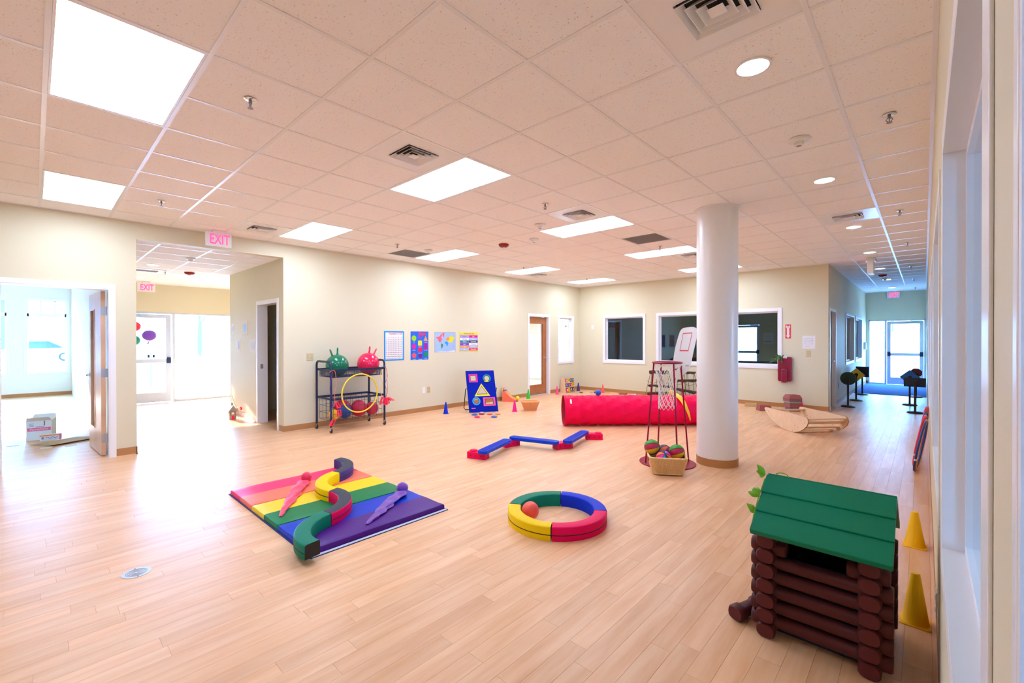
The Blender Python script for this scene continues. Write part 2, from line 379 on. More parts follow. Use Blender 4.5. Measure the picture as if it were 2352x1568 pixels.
# neighbouring rooms: entrance hall, left room, store room, west room, dark room, right room
wall('wall_hall_left', 'y', 0.725, 0.925, -17.3, XL-0.15, 0, H, [])
HD = (-8.79, -7.85, 0, 2.13)
wall('wall_hall_right', 'y', 2.755, 2.905, -10.46, XL-0.15, 0, H, [HD])
wall('wall_hall_return', 'x', -10.46, -10.31, 2.905, 6.2, 0, H, [])
wall('wall_lobby_right', 'y', 4.6, 4.75, -13.6, -10.46, 0, H, [])
HE = (1.27, 4.3, 0, 2.165)
wall('wall_hall_end', 'x', -13.60, -13.45, 0.925, 4.6, 0, H, [HE])
LW = (-0.115, 0.64, 0.63, 2.58)
wall('wall_left_room_end', 'x', -17.45, -17.3, -4.0, 0.925, 0, H, [LW, (-1.35, -0.45, 0.63, 2.58), (-2.7, -1.7, 0.63, 2.58)], 'wall_white')
wall('wall_left_room_rear', 'y', -4.15, -4.0, -17.45, XL-0.15, 0, H, [], 'wall_white')
wall('wall_store_end', 'y', 6.2, 6.35, -13.6, XL-0.15, 0, H, [])
WW = (6.7, 8.6, 0.3, 2.1); WW2 = (9.2, 12.4, 0.3, 2.1)
wall('wall_west_room_end', 'x', -13.75, -13.6, 6.35, 13.15, 0, H, [WW, WW2])
WN = (-10.66, -8.3, 0.45, 2.45)
wall('wall_west_room_rear', 'y', 13.0, 13.15, -13.6, XL-0.15, 0, H, [WN])
wall('wall_dark_room_left', 'x', XL-0.15, XL-0.001, YB+0.15, 19.15, 0, H, [(12.75, 13.6, 0, 2.1)])
FILL_WINS = [(-2.5, -1.3, 0.8, 2.2), (2.6, 3.8, 0.8, 2.2), (7.0, 8.2, 0.8, 2.2)]  # unseen outer windows, added to bring fill daylight through the right room
wall('wall_right_room', 'x', 3.2, 3.35, -3.0, 19.3, 0, H, FILL_WINS, 'wall_white')
for nm, y in (('wall_right_room_rear', -3.15), ('wall_right_room_end', 19.15)):
    struct(MB().box(XR+0.16, y, 0, 3.35, y+0.15, H).build(nm, 'wall_white'))

# ---- floor: slab plus planks
floor = struct(MB().box(-17.45, -4.15, -0.12, 3.35, 19.3, -0.004).build('floor', 'floor_joint'))
PW, PL_, GAP = 0.1016, 0.9144, 0.0011
def visible_floor(x, y):
    if XL-0.15 <= x <= XR and -0.75 <= y <= YB+0.1: return True
    if -1.6 <= x <= XR and YB <= y <= 15.55: return True
    return False
planks = []
i0 = int(-17.4/PW)-1
for i in range(i0, 1):
    x0 = i*PW+0.03; xm = x0+PW/2
    off = random.random()*PL_
    for k in range(-6, 23):
        y0 = k*PL_+off; ym = y0+PL_/2
        x1 = min(x0+PW, XR)
        if x1-x0 < 0.01 or y0 > 19.2: continue
        vis = visible_floor(xm, ym) and ym > -0.2
        planks.append((math.hypot(xm, ym) if vis else 99, x0, y0, x1, min(y0+PL_, 15.55) if (xm > -1.45 and y0 < 15.55) else y0+PL_))
planks.sort()
pm = MB().box(GAP/2, GAP/2, -0.004, PW-GAP/2, PL_-GAP/2, 0.0).build('plank', 'plank_wood', floor)
first = True; rest = MB(); tints = []
n_sep = 0
for d, x0, y0, x1, y1 in planks:
    full = abs(x1-x0-PW) < 1e-6 and abs(y1-y0-PL_) < 1e-6
    inview = x0 > -7.6 and (-x0*math.cos(YAW)-y0*math.sin(YAW))*1020.8/max(0.05, (-x0*math.sin(YAW)+y0*math.cos(YAW))) < 1500 and math.hypot(x0, y0) > 1.2
    if n_sep < 299 and full and inview and d < 90:
        ob = pm if first else pm.copy()
        if not first: col.objects.link(ob)
        ob.parent = floor; ob.location = (x0, y0, 0); first = False; n_sep += 1
    else:
        if x1-x0 < 0.01: continue
        rest.box(x0+GAP/2, y0+GAP/2, -0.004, x1-GAP/2, y1-GAP/2, 0.0); tints += [random.random()]*6
pf = rest.build('plank_field', 'plank_wood', floor); pf['kind'] = 'stuff'
at = pf.data.attributes.new('tint', 'FLOAT', 'FACE'); at.data.foreach_set('value', tints[:len(pf.data.polygons)])
# ---- entrance carpet at the far end of the corridor
tag(MB().box(-1.44, 15.55, 0.0, XR-0.005, 19.14, 0.010).build('entrance_carpet', 'carpet_blue', bev=0.003), 'bright blue entrance carpet in front of the far glass door', 'carpet')

# ---- ceiling: slab, tiles, grid
ceiling = struct(MB().box(-17.45, -4.15, H+0.03, 3.35, 19.3, H+0.12).build('ceiling', 'wall_white'))
LIGHTS = [(c_, r) for c_ in (-5, -10) for r in (-4, 0, 4, 8, 12)]
light_cells = {(c_+k, r) for c_, r in LIGHTS for k in (0, 1)}
special = {(0, -1): 'd', (-4, -1): 'd', (-4, 3): 'd', (-10, -1): 'd', (-10, 9): 'd', (-4, 9): 'd', (0, 7): 'd', (-10, 3): 'g', (-4, 6): 'g'}
tile = None
def in_main(x, y): return (x < XR and y < YB+0.02 and x > XL-0.4 and y > -1.0) or (x > -1.75 and x < XR and YB <= y+0.3 < 19.3)
cells = []
for ci in range(-11, 2):
    for ri in range(-6, 28):
        xm, ym = GX+(ci+0.5)*T, GY+(ri+0.5)*T
        x0, x1, y0, y1 = GX+ci*T, GX+(ci+1)*T, GY+ri*T, GY+(ri+1)*T
        if y0 < YB:
            xa, xb, ya, yb = max(x0, XL), min(x1, XR), y0, (y1 if x1 > -1.46 else min(y1, YB))
        else: xa, xb, ya, yb = max(x0, -1.45), min(x1, XR), y0, min(y1, 19.15)
        if xb-xa < 0.03 or yb-ya < 0.03 or (ci, ri) in light_cells: continue
        if (ci, ri) in special: continue
        full = abs(xb-xa-T) < 1e-6 and abs(yb-ya-T) < 1e-6
        if full:
            if tile is None:
                tile = MB().box(0.011, 0.011, 0.003, T-0.011, T-0.011, 0.018).build('tile', 'acoustic_tile', ceiling); ob = tile
            else: ob = tile.copy(); col.objects.link(ob); ob.parent = ceiling
            ob.location = (xa, ya, H)
        else:
            ob = MB().box(xa+0.004, ya+0.004, H+0.003, xb-0.004, yb-0.004, H+0.018).build('tile', 'acoustic_tile', ceiling)
struct(MB().box(XL, -3.0, H+0.003, XR, GY-6*T, H+0.02).build('ceiling_rear', 'acoustic_tile'))
for ci in range(-10, 2):
    x = GX+ci*T; ye = 19.15 if x > -1.45 else YB
    cuts = [-3.0]
    for c_, r_ in LIGHTS:
        if c_+1 == ci: cuts += [GY+r_*T+0.012, GY+(r_+1)*T-0.012]
    cuts.append(ye)
    for i in range(0, len(cuts), 2): MB().box(x-0.012, cuts[i], H-0.001, x+0.012, cuts[i+1], H+0.028).build('grid_runner', 'grid_white', ceiling)
for ri in range(-6, 28):
    y = GY+ri*T; xs = XL if y < YB else -1.45
    if y > 19.1: continue
    MB().box(xs, y-0.012, H-0.0006, XR, y+0.012, H+0.028).build('cross_tee', 'grid_white', ceiling)
for a in ((XL, -3.0, XL+0.022, YB), (XL, YB-0.022, -1.45, YB), (XR-0.022, -3.0, XR, 19.15), (-1.45, YB, -1.428, 19.15), (-1.45, 19.128, XR, 19.15)):
    MB().box(a[0], a[1], H-0.002, a[2], a[3], H+0.004).build('wall_angle', 'grid_white', ceiling)
# hall ceiling, lower
hc = struct(MB().box(-13.6, 0.925, HALL_H+0.02, XL-0.15, 4.6, HALL_H+0.1).build('ceiling_hall', 'wall_white'))
for i in range(10):
    for j in range(6):
        x0, y0 = -13.45+i*T, 0.925+(j-0.55)*T
        xa, xb, ya, yb = x0, min(x0+T, XL-0.15), max(y0, 0.925), min(y0+T, 4.6)
        if xb-xa < 0.05 or yb-ya < 0.05 or (xa > -10.4 and ya > 2.75): continue
        MB().box(xa+0.011, ya+0.011, HALL_H+0.003, xb-0.011, yb-0.011, HALL_H+0.016).build('tile', 'acoustic_tile', hc)
for j in range(6):
    y = 0.925+(j+0.45)*T
    if y < 4.6: MB().box(-13.45, y-0.012, HALL_H-0.001, XL-0.15, y+0.012, HALL_H+0.02).build('grid_runner', 'grid_white', hc)
for i in range(10):
    x = -13.45+i*T; MB().box(x-0.012, 0.925, HALL_H-0.0006, x+0.012, 4.6 if x < -10.46 else 2.755, HALL_H+0.02).build('cross_tee', 'grid_white', hc)

# ---- baseboards
def baseboard(name, segs):
    mb = MB()
    for x0, y0, x1, y1 in segs: mb.box(x0, y0, 0.0, x1, y1, 0.10)
    ob = struct(mb.build(name, 'base_brown'))
    lip = MB()
    for x0, y0, x1, y1 in segs: lip.box(x0-0.006, y0-0.006, 0, x1+0.006, y1+0.006, 0.008)
    lip.build('toe_lip', 'birch', ob); return ob
t_ = 0.006
baseboard('baseboard_left', [(XL, 0.72, XL+t_, 0.925), (XL, 2.755, XL+t_, 8.77), (XL, 9.73, XL+t_, YB), (XL, -3, XL+t_, -0.33), (XL-0.15, 0.919, XL+t_, 0.931)])
baseboard('baseboard_back', [(XL, YB-t_, -1.45, YB)])
baseboard('baseboard_corridor', [(-1.45, YB, -1.45+t_, 11.27), (-1.45, 12.17, -1.45+t_, 19.15), (-1.45, 19.15-t_, -1.38, 19.15)])
baseboard('baseboard_right', [(XR-0.002, -3, XR, 19.15)])
baseboard('baseboard_hall', [(-10.46, 2.755-t_, -8.86, 2.755), (-7.78, 2.755-t_, XL, 2.755)])
baseboard('baseboard_left_room', [(-17.3, -4, -17.3+t_, 0.725)])

# ---- doors and windows
def casing(parent, fr, a0, b0, a1, b1, w_, proud, bottom=True, depth=0.15, m='trim_white', back=False):
    """flat casing round an opening plus the jamb lining; b0 = 0 means a door (no sill)."""
    def ring(c0, c1, w2, nm):
        mb = MB()
        mb.fbox(fr, a0-w2, b0 if not bottom else b0-w2, c0, a0, b1+w2, c1); mb.fbox(fr, a1, b0 if not bottom else b0-w2, c0, a1+w2, b1+w2, c1)
        mb.fbox(fr, a0, b1, c0, a1, b1+w2, c1)
        if bottom: mb.fbox(fr, a0, b0-w2, c0, a1, b0, c1)
        return mb.build(nm, m, parent, bev=min(0.003, proud*0.4))
    ring(0.0, proud, w_, 'casing')
    if back: ring(-depth-proud, -depth, w_, 'casing')
    mb = MB(); q = 0.012
    mb.fbox(fr, a0, b0, -depth-0.004, a0+q, b1, proud*0.8); mb.fbox(fr, a1-q, b0, -depth-0.004, a1, b1, proud*0.8); mb.fbox(fr, a0+q, b1-q, -depth-0.004, a1-q, b1, proud*0.8)
    if bottom: mb.fbox(fr, a0+q, b0, -depth-0.004, a1-q, b0+q, proud*0.8)
    mb.build('jamb', m, parent)
def window(name, fr, a0, b0, a1, b1, w_=0.06, proud=0.018, depth=0.15, gdepth=0.085, glass='glass', bars=(), m='trim_white'):
    e = thing(name, None, None, fr.p((a0+a1)/2, b0, 0), kind='structure')
    casing(e, fr, a0, b0, a1, b1, w_, proud, True, depth, m)
    mb = MB(); s = 0.03; q = 0.012
    mb.fbox(fr, a0+q, b0+q, -gdepth-0.02, a0+q+s, b1-q, -gdepth+0.02); mb.fbox(fr, a1-q-s, b0+q, -gdepth-0.02, a1-q, b1-q, -gdepth+0.02)
    mb.fbox(fr, a0+q+s, b1-q-s, -gdepth-0.02, a1-q-s, b1-q, -gdepth+0.02); mb.fbox(fr, a0+q+s, b0+q, -gdepth-0.02, a1-q-s, b0+q+s, -gdepth+0.02)
    for br in bars: mb.fbox(fr, br[0], br[1], -gdepth-0.02, br[2], br[3], -gdepth+0.02)
    mb.build('window_stop', m, e)
    MB().fbox(fr, a0+q+s*0.5, b0+q+s*0.5, -gdepth-0.003, a1-q-s*0.5, b1-q-s*0.5, -gdepth+0.003).build('pane', glass, e)
    return e
# side window beside door 2, back-wall windows
window('window_1', FX(XL), W1[0], W1[2], W1[1], W1[3], 0.055)
window('window_3', FY(YB), W3[0], W3[2], W3[1], W3[3], 0.062, glass='glass_tint', gdepth=0.10)
window('window_4', FY(YB), W4[0], W4[2], W4[1], W4[3], 0.062, glass='glass_tint', gdepth=0.10)
fc = FX(-1.45)
window('window_5', fc, CW1[0], CW1[2], CW1[1], CW1[3], 0.05, glass='glass_tint')
window('window_6', fc, CW2[0], CW2[2], CW2[1], CW2[3], 0.05, glass='glass_tint')
fr_r = Frame((XR, 0, 0), (0, -1, 0), (0, 0, 1), (-1, 0, 0))
for i, h in enumerate(RW):
    if h[1] > 19: continue
    window('window_%d' % (7+i), fr_r, -h[1], h[2], -h[0], h[3], 0.07 if i else 0.02, proud=0.004, depth=0.16, gdepth=0.075)
fr_o = Frame((3.2, 0, 0), (0, -1, 0), (0, 0, 1), (-1, 0, 0))
for i, h in enumerate(FILL_WINS): window('window_%d' % (30+i), fr_o, -h[1], h[2], -h[0], h[3], 0.06)  # added unseen windows that give side fill light
# lever handle helper
def lever(parent, fr, a, b, c_, side, out):
    """rose plus lever on a leaf; side = +1 lever to +a; out = direction along n."""
    mb = MB(); mb.cyl(fr.p(a, b, c_), fr.p(a, b, c_+0.012*out), 0.026, n=16)
    mb.cyl(fr.p(a, b, c_+0.012*out), fr.p(a, b, c_+0.05*out), 0.009, n=10)
    mb.tube([fr.p(a, b, c_+0.05*out), fr.p(a+0.03*side, b, c_+0.055*out), fr.p(a+0.115*side, b, c_+0.05*out)], 0.009, 8)
    mb.build('lever', 'chrome', parent, smooth=True)
def glazed_leaf(parent, fr, w_, h_, th, stile, toprail, botrail, m, edge=None, lite=None):
    """leaf from a=0..w_, b=0..h_, c=-th/2..th/2 with one glazed lite."""
    l0, l1, k0, k1 = lite if lite else (stile, w_-stile, botrail, h_-toprail)
    mb = MB()
    mb.fbox(fr, 0, 0, -th/2, l0, h_, th/2); mb.fbox(fr, l1, 0, -th/2, w_, h_, th/2)
    mb.fbox(fr, l0, k1, -th/2, l1, h_, th/2); mb.fbox(fr, l0, 0, -th/2, l1, k0, th/2)
    leaf = mb.build('leaf', m, parent)
    mb = MB(); q = 0.014
    for c_ in (-1, 1):
        cc0, cc1 = (th/2-0.004, th/2+0.006) if c_ > 0 else (-th/2-0.006, -th/2+0.004)
        mb.fbox(fr, l0, k0, cc0, l0+q, k1, cc1); mb.fbox(fr, l1-q, k0, cc0, l1, k1, cc1); mb.fbox(fr, l0+q, k1-q, cc0, l1-q, k1, cc1); mb.fbox(fr, l0+q, k0, cc0, l1-q, k0+q, cc1)
    mb.build('glazing_bead', m, leaf)
    MB().fbox(fr, l0, k0, -0.003, l1, k1, 0.003).build('pane', 'glass', leaf)
    return leaf
# door 1: left room, open inwards
d1 = thing('door_1', None, None, (XL-0.075, 0.2, 0), kind='structure')
casing(d1, FX(XL), D1[0], 0, D1[1], D1[3], 0.058, 0.016, False, back=True)
ang = math.radians(176.5)
f1 = Frame((XL-0.16, 0.617, 0.012), (math.cos(ang), math.sin(ang)*-1, 0), (0, 0, 1), (math.sin(ang), math.cos(ang), 0))
f1 = Frame((XL-0.165, 0.615, 0.012), (-0.998, -0.06, 0), (0, 0, 1), (-0.06, 0.998, 0))
lf = glazed_leaf(d1, f1, 0.89, 2.115, 0.045, 0.13, 0.16, 0.28, 'door_sun_paled', lite=(0.44, 0.74, 0.30, 1.90))
lever(d1, f1, 0.825, 1.0, 0.0225, -1, 1); lever(d1, f1, 0.825, 1.0, -0.0225, -1, -1)
for z in (0.22, 1.06, 1.86):
    mb = MB(); mb.fbox(f1, -0.002, z-0.055, -0.022, 0.003, z+0.055, 0.024); mb.cyl(f1.p(-0.004, z-0.055, 0.03), f1.p(-0.004, z+0.055, 0.03), 0.008, n=10)
    mb.box(XL-0.15, D1[1]-0.016, z-0.043, XL-0.105, D1[1]-0.011, z+0.067); mb.build('hinge', 'steel', d1)
# door 2: wooden glazed door in the left wall, closed
d2 = thing('door_2', None, None, (XL-0.075, 9.25, 0), kind='structure')
casing(d2, FX(XL), D2[0], 0, D2[1], D2[3], 0.06, 0.016, False)
f2 = Frame((XL-0.09, D2[0]+0.014, 0.015), (0, 1, 0), (0, 0, 1), (1, 0, 0))
glazed_leaf(d2, f2, D2[1]-D2[0]-0.028, 2.09, 0.045, 0.115, 0.16, 0.25, 'door_wood', lite=(0.045, 0.655, 0.25, 1.92))
lever(d2, f2, 0.735, 0.99, 0.0225, -1, 1)
MB().box(XL-0.14, D2[0]+0.012, 0.0, XL+0.01, D2[1]-0.012, 0.008).build('threshold', 'alu', d2)
# door 3: hall side door (open, leaf unseen)
d3 = thing('door_3', None, None, (-8.3, 2.83, 0), kind='structure')
casing(d3, FY(2.755), HD[0], 0, HD[1], HD[3], 0.058, 0.016, False)
MB().box(-8.779, 2.79, 0.98, -8.772, 2.83, 1.06).build('strike_plate', 'steel', d3)
# door 4: corridor side doorway
d4 = thing('door_4', None, None, (-1.52, 11.7, 0), kind='structure')
casing(d4, fc, CD[0], 0, CD[1], CD[3], 0.05, 0.016, False)
f4 = Frame((-1.53, CD[0]+0.014, 0.012), (0, 1, 0), (0, 0, 1), (1, 0, 0))
MB().fbox(f4, 0, 0, -0.0225, CD[1]-CD[0]-0.028, 2.075, 0.0225).build('leaf', 'door_grey', d4, bev=0.002)
lever(d4, f4, 0.66, 1.0, 0.0225, -1, 1)
# door 5: aluminium glass door with sidelight at the corridor end
def storefront(name, fr, a0, a1, top, door, leafm, glass='glass', closer_at=0.7, hinge=1, panic=True, outer_door_gap=None, posts=()):
    e = thing(name, None, None, fr.p((a0+a1)/2, 0, 0), kind='structure')
    mb = MB(); s = 0.05
    mb.fbox(fr, a0, 0, -0.11, a0+s*0.7, top, -0.01); mb.fbox(fr, a1-s*0.7, 0, -0.11, a1, top, -0.01); mb.fbox(fr, a0, top-0.04, -0.11, a1, top, -0.01)
    for p_ in posts: mb.fbox(fr, p_-0.027, 0, -0.11, p_+0.027, top-0.04, -0.01)
    for g0, g1 in door['lites']: mb.fbox(fr, g0, 0, -0.11, g1, 0.05, -0.01)
    mb.build('frame', leafm, e, bev=0.002)
    for g0, g1 in door['lites']: MB().fbox(fr, g0, 0.05, -0.063, g1, top-0.04, -0.057).build('pane', glass, e)
    d0, d1_ = door['leaf']; st = 0.095; lh = top-0.055
    mb = MB(); c0, c1 = -0.085, -0.04
    mb.fbox(fr, d0, 0.012, c0, d0+st, lh, c1); mb.fbox(fr, d1_-st, 0.012, c0, d1_, lh, c1)
    mb.fbox(fr, d0+st, lh-0.085, c0, d1_-st, lh, c1); mb.fbox(fr, d0+st, 0.012, c0, d1_-st, 0.245, c1)
    leaf = mb.build('leaf', leafm, e, bev=0.002)
    MB().fbox(fr, d0+st, 0.245, -0.066, d1_-st, lh-0.085, -0.060).build('pane', glass, leaf)
    if panic:
        mb = MB(); mb.fbox(fr, d0+st*0.6, 0.955, -0.04, d1_-st*0.6, 1.045, 0.02)
        mb.build('push_bar', 'alu', leaf, bev=0.006)
        for q in (d0+0.05, d1_-0.05): MB().fbox(fr, q-0.045, 0.94, -0.04, q+0.045, 1.08, 0.035).build('bar_bracket', 'navy', leaf, bev=0.006)
    mb = MB(); ca = d0+(d1_-d0)*closer_at; mb.fbox(fr, ca-0.13, lh-0.07, -0.04, ca+0.13, lh-0.005, 0.03); mb.fbox(fr, ca-0.02, lh, -0.03, ca+0.28*hinge, lh+0.012, 0.0)
    mb.build('closer', 'steel', leaf, bev=0.004)
    return e, leaf
e5, l5 = storefront('door_5', FY(19.15), END[0], END[1], END[3], {'leaf': (-0.905, -0.012), 'lites': [(-1.345, -0.965)]}, 'alu', closer_at=0.66, posts=(-0.938,))
storefront('door_6', FY(19.15), -5.62, -4.66, 2.10, {'leaf': (-5.585, -4.695), 'lites': []}, 'alu', closer_at=0.66)
fh = FX(-13.45)
e7, l7 = storefront('door_7', fh, HE[0], HE[1], HE[3], {'leaf': (1.335, 2.29), 'lites': [(2.375, 4.265)]}, 'alu', closer_at=0.25, posts=(2.345,))
MB().fbox(fh, 1.903, 0.25, -0.075, 1.912, 1.99, -0.05).build('outer_door_gap', 'navy', l7)  # strip stands for the gap between the outer doors beyond the vestibule
for q in (1.86, 1.955): MB().fbox(fh, q-0.02, 1.08, -0.04, q+0.02, 1.15, 0.01).build('pull_handle', 'navy', l7)
# left-room windows
fl = FX(-17.3)
window('window_16', fl, LW[0], LW[2], LW[1], LW[3], 0.05, bars=[(LW[0], 2.13, LW[1], 2.21), (0.13, 2.21, 0.165, 2.55), (0.39, 2.21, 0.425, 2.55)])
window('window_17', fl, -1.35, 0.63, -0.45, 2.58, 0.05, bars=[(-1.35, 2.13, -0.45, 2.21)])
window('window_18', fl, -2.7, 0.63, -1.7, 2.58, 0.05, bars=[(-2.7, 2.13, -1.7, 2.21)])
fw = FX(-13.6)
for i, h in enumerate((WW, WW2)): window('window_%d' % (19+i), fw, h[0], h[2], h[1], h[3], 0.05, bars=[(h[0], 1.5, h[1], 1.55)])
window('window_21', FY(13.0), WN[0], WN[2], WN[1], WN[3], 0.05, bars=[(WN[0], 1.95, WN[1], 2.0), (-9.5, WN[2], -9.46, WN[3])])
d8 = thing('door_8', None, None, (XL-0.075, 13.2, 0), kind='structure')
casing(d8, FX(XL-0.001), 12.75, 0, 13.6, 2.1, 0.06, 0.016, False)
f8 = Frame((XL-0.09, 12.765, 0.012), (0, 1, 0), (0, 0, 1), (1, 0, 0))
lf8 = glazed_leaf(d8, f8, 0.82, 2.07, 0.045, 0.14, 0.18, 0.25, 'door_wood')
for ch8 in lf8.children:
    if ch8.name.startswith('pane'): ch8.data.materials[0] = M['dim_view']  # glass swapped for opaque grey, hiding the overbright room behind

# ------------------------------------------------------------------ pillar
PX, PY, PR = -1.824, 5.587, 0.227
e = thing('pillar', 'thick white round pillar standing in the middle of the room', 'pillar', (PX, PY, 0))
MB().lathe([(PR, 0.0), (PR, H-0.001)], (PX, PY, 0), 64).build('shaft', 'pillar_white', e, smooth=True)
o = MB().lathe([(PR+0.004, 0), (PR+0.004, 0.1)], (PX, PY, 0), 64).build('base_band', 'base_brown', e, smooth=True); o['label'] = 'brown vinyl base band'
MB().lathe([(PR+0.012, 0), (PR+0.012, 0.004), (PR+0.004, 0.009)], (PX, PY, 0), 64).build('toe_lip', 'birch', o, smooth=True)
MB().lathe([(PR+0.002, H-0.012), (PR+0.03, H-0.004), (PR+0.03, H+0.002)], (PX, PY, 0), 64).build('collar', 'grid_white', e, smooth=True)

# ------------------------------------------------------------------ ceiling fixtures
LL = {(-5, -4): 'largest glowing ceiling panel, at the upper left of the picture', (-10, -4): 'glowing ceiling panel above the left doorway',
      (-5, 0): 'glowing ceiling panel touching the square diffuser in the middle of the ceiling', (-10, 0): 'glowing ceiling panel right of the EXIT sign by the left wall',
      (-5, 4): 'glowing ceiling panel beside a small diffuser, left of the pillar top', (-10, 4): 'glowing ceiling panel touching the grey grille above the posters',
      (-5, 8): 'glowing ceiling panel ending at the left edge of the pillar', (-10, 8): 'glowing ceiling panel above the wooden glass door',
      (-5, 12): 'farthest glowing ceiling panel, half hidden behind the pillar', (-10, 12): 'glowing ceiling panel in the far corner over both walls'}
for (c_, r_) in LIGHTS:
    x0, y0 = GX+c_*T, GY+r_*T; x1, y1 = x0+2*T, y0+T
    e = thing('ceiling_light', LL[(c_, r_)], 'ceiling light', ((x0+x1)/2, (y0+y1)/2, H), 'recessed rectangular light panels')
    mb = MB(); q = 0.013; s = 0.012
    mb.box(x0+q, y0+q, H+0.001, x1-q, y0+q+s, H+0.026); mb.box(x0+q, y1-q-s, H+0.001, x1-q, y1-q, H+0.026); mb.box(x0+q, y0+q+s, H+0.001, x0+q+s, y1-q-s, H+0.026); mb.box(x1-q-s, y0+q+s, H+0.001, x1-q, y1-q-s, H+0.026)
    mb.build('frame', 'grid_white', e)
    MB().box(x0+q+s, y0+q+s, H+0.004, x1-q-s, y1-q-s, H+0.012).build('diffuser', 'panel_glow', e)
DL = {(0, -1): 'square air diffuser cut by the top edge of the picture', (-4, -1): 'large square air diffuser with dark louvres touching a light panel', (-4, 3): 'small square air diffuser beside the light panel left of the pillar',
      (-10, -1): 'square air diffuser right of the EXIT sign', (-10, 9): 'tiny air diffuser under the light panel above the wooden door', (-4, 9): 'air diffuser just left of the pillar behind a light panel', (0, 7): 'shiny air diffuser plate between the downlights'}
for (c_, r_), k_ in special.items():
    x0, y0 = GX+c_*T, GY+r_*T; cx, cy = x0+T/2, y0+T/2
    fz = Frame((cx, cy, H), (1, 0, 0), (0, 1, 0), (0, 0, 1))
    def sq(h): return [(-h, -h), (h, -h), (h, h), (-h, h)]
    if k_ == 'd':
        e = thing('air_diffuser', DL[(c_, r_)], 'air diffuser', (cx, cy, H), 'ceiling air diffusers')
        MB().ringprism(sq(T/2-0.012), sq(0.15), fz, 0.001, 0.006).build('plate', 'panel_metal', e)
        MB().fbox(fz, -0.15, -0.15, 0.027, 0.15, 0.15, 0.029).build('duct_shade', 'hole_shade', e)  # flat black sheet painted as the shade behind the louvres
        for h in (0.150, 0.112, 0.074):
            mb = MB(); v = [fz.p(a, b, -0.012) for a, b in sq(h)]+[fz.p(a, b, 0.02) for a, b in sq(h-0.030)]+[fz.p(a, b, -0.012) for a, b in sq(h-0.003)]+[fz.p(a, b, 0.02) for a, b in sq(h-0.033)]
            f = []
            for i in range(4):
                j = (i+1) % 4; f += [(i, j, 4+j, 4+i), (8+i, 12+i, 12+j, 8+j), (i, 8+i, 8+j, j), (4+i, 4+j, 12+j, 12+i)]
            mb.add(v, f).build('louvre', 'panel_metal', e)
        mb = MB(); mb.prism(sq(0.036), fz, -0.012, -0.010); mb.build('louvre_core', 'panel_metal', e)
    else:
        e = thing('return_grille', 'grey square return grille above the posters, touching a light panel' if c_ == -10 else 'grey square return grille left of the pillar top', 'grille', (cx, cy, H))
        MB().ringprism(sq(T/2-0.012), sq(T/2-0.035), fz, 0.0, 0.008).build('frame', 'panel_metal', e)
        MB().fbox(fz, -T/2+0.03, -T/2+0.03, 0.02, T/2-0.03, T/2-0.03, 0.025).build('backing', 'hole_shade', e)
        mb = MB(); n = 22; h = T/2-0.035
        for i in range(n+1):
            q = -h+2*h*i/n; mb.fbox(fz, q-0.004, -h, 0.002, q+0.004, h, 0.018); mb.fbox(fz, -h, q-0.004, 0.002, h, q+0.004, 0.018)
        o = mb.build('eggcrate_core', 'grille', e); o['kind'] = 'stuff'
# downlights
DN = ['nearest round downlight, at the top right of the picture', 'second round downlight in the right-hand row', 'third round downlight, beside the shiny diffuser plate', 'fourth round downlight, above the edge-on exit sign',
      'fifth round downlight, just behind the edge-on exit sign', 'sixth round downlight, beyond the red strobe', 'farthest round downlight, in front of the far EXIT sign']
def downlight(x, y, z, label, r=0.082):
    e = thing('downlight', label, 'downlight', (x, y, z), 'round recessed downlights')
    MB().ringprism(circ(0, 0, r+0.014, 32), circ(0, 0, r, 32), Frame((x, y, z), (1, 0, 0), (0, 1, 0), (0, 0, 1)), -0.004, 0.003).build('trim_ring', 'grid_white', e, smooth=True)
    MB().lathe([(r, -0.0015), (r, 0.002)], (x, y, z), 32).build('lens', 'down_glow', e)
for i, r_ in enumerate((0.5, 4.55, 8.6, 12.65, 16.7, 20.75, 24.8)): downlight(-0.72, GY+r_*T, H, DN[i])
downlight(-10.0, 1.45, HALL_H, 'downlight in the entrance hall ceiling nearest the opening'); downlight(-12.2, 1.55, HALL_H, 'downlight in the entrance hall ceiling near the glass door')
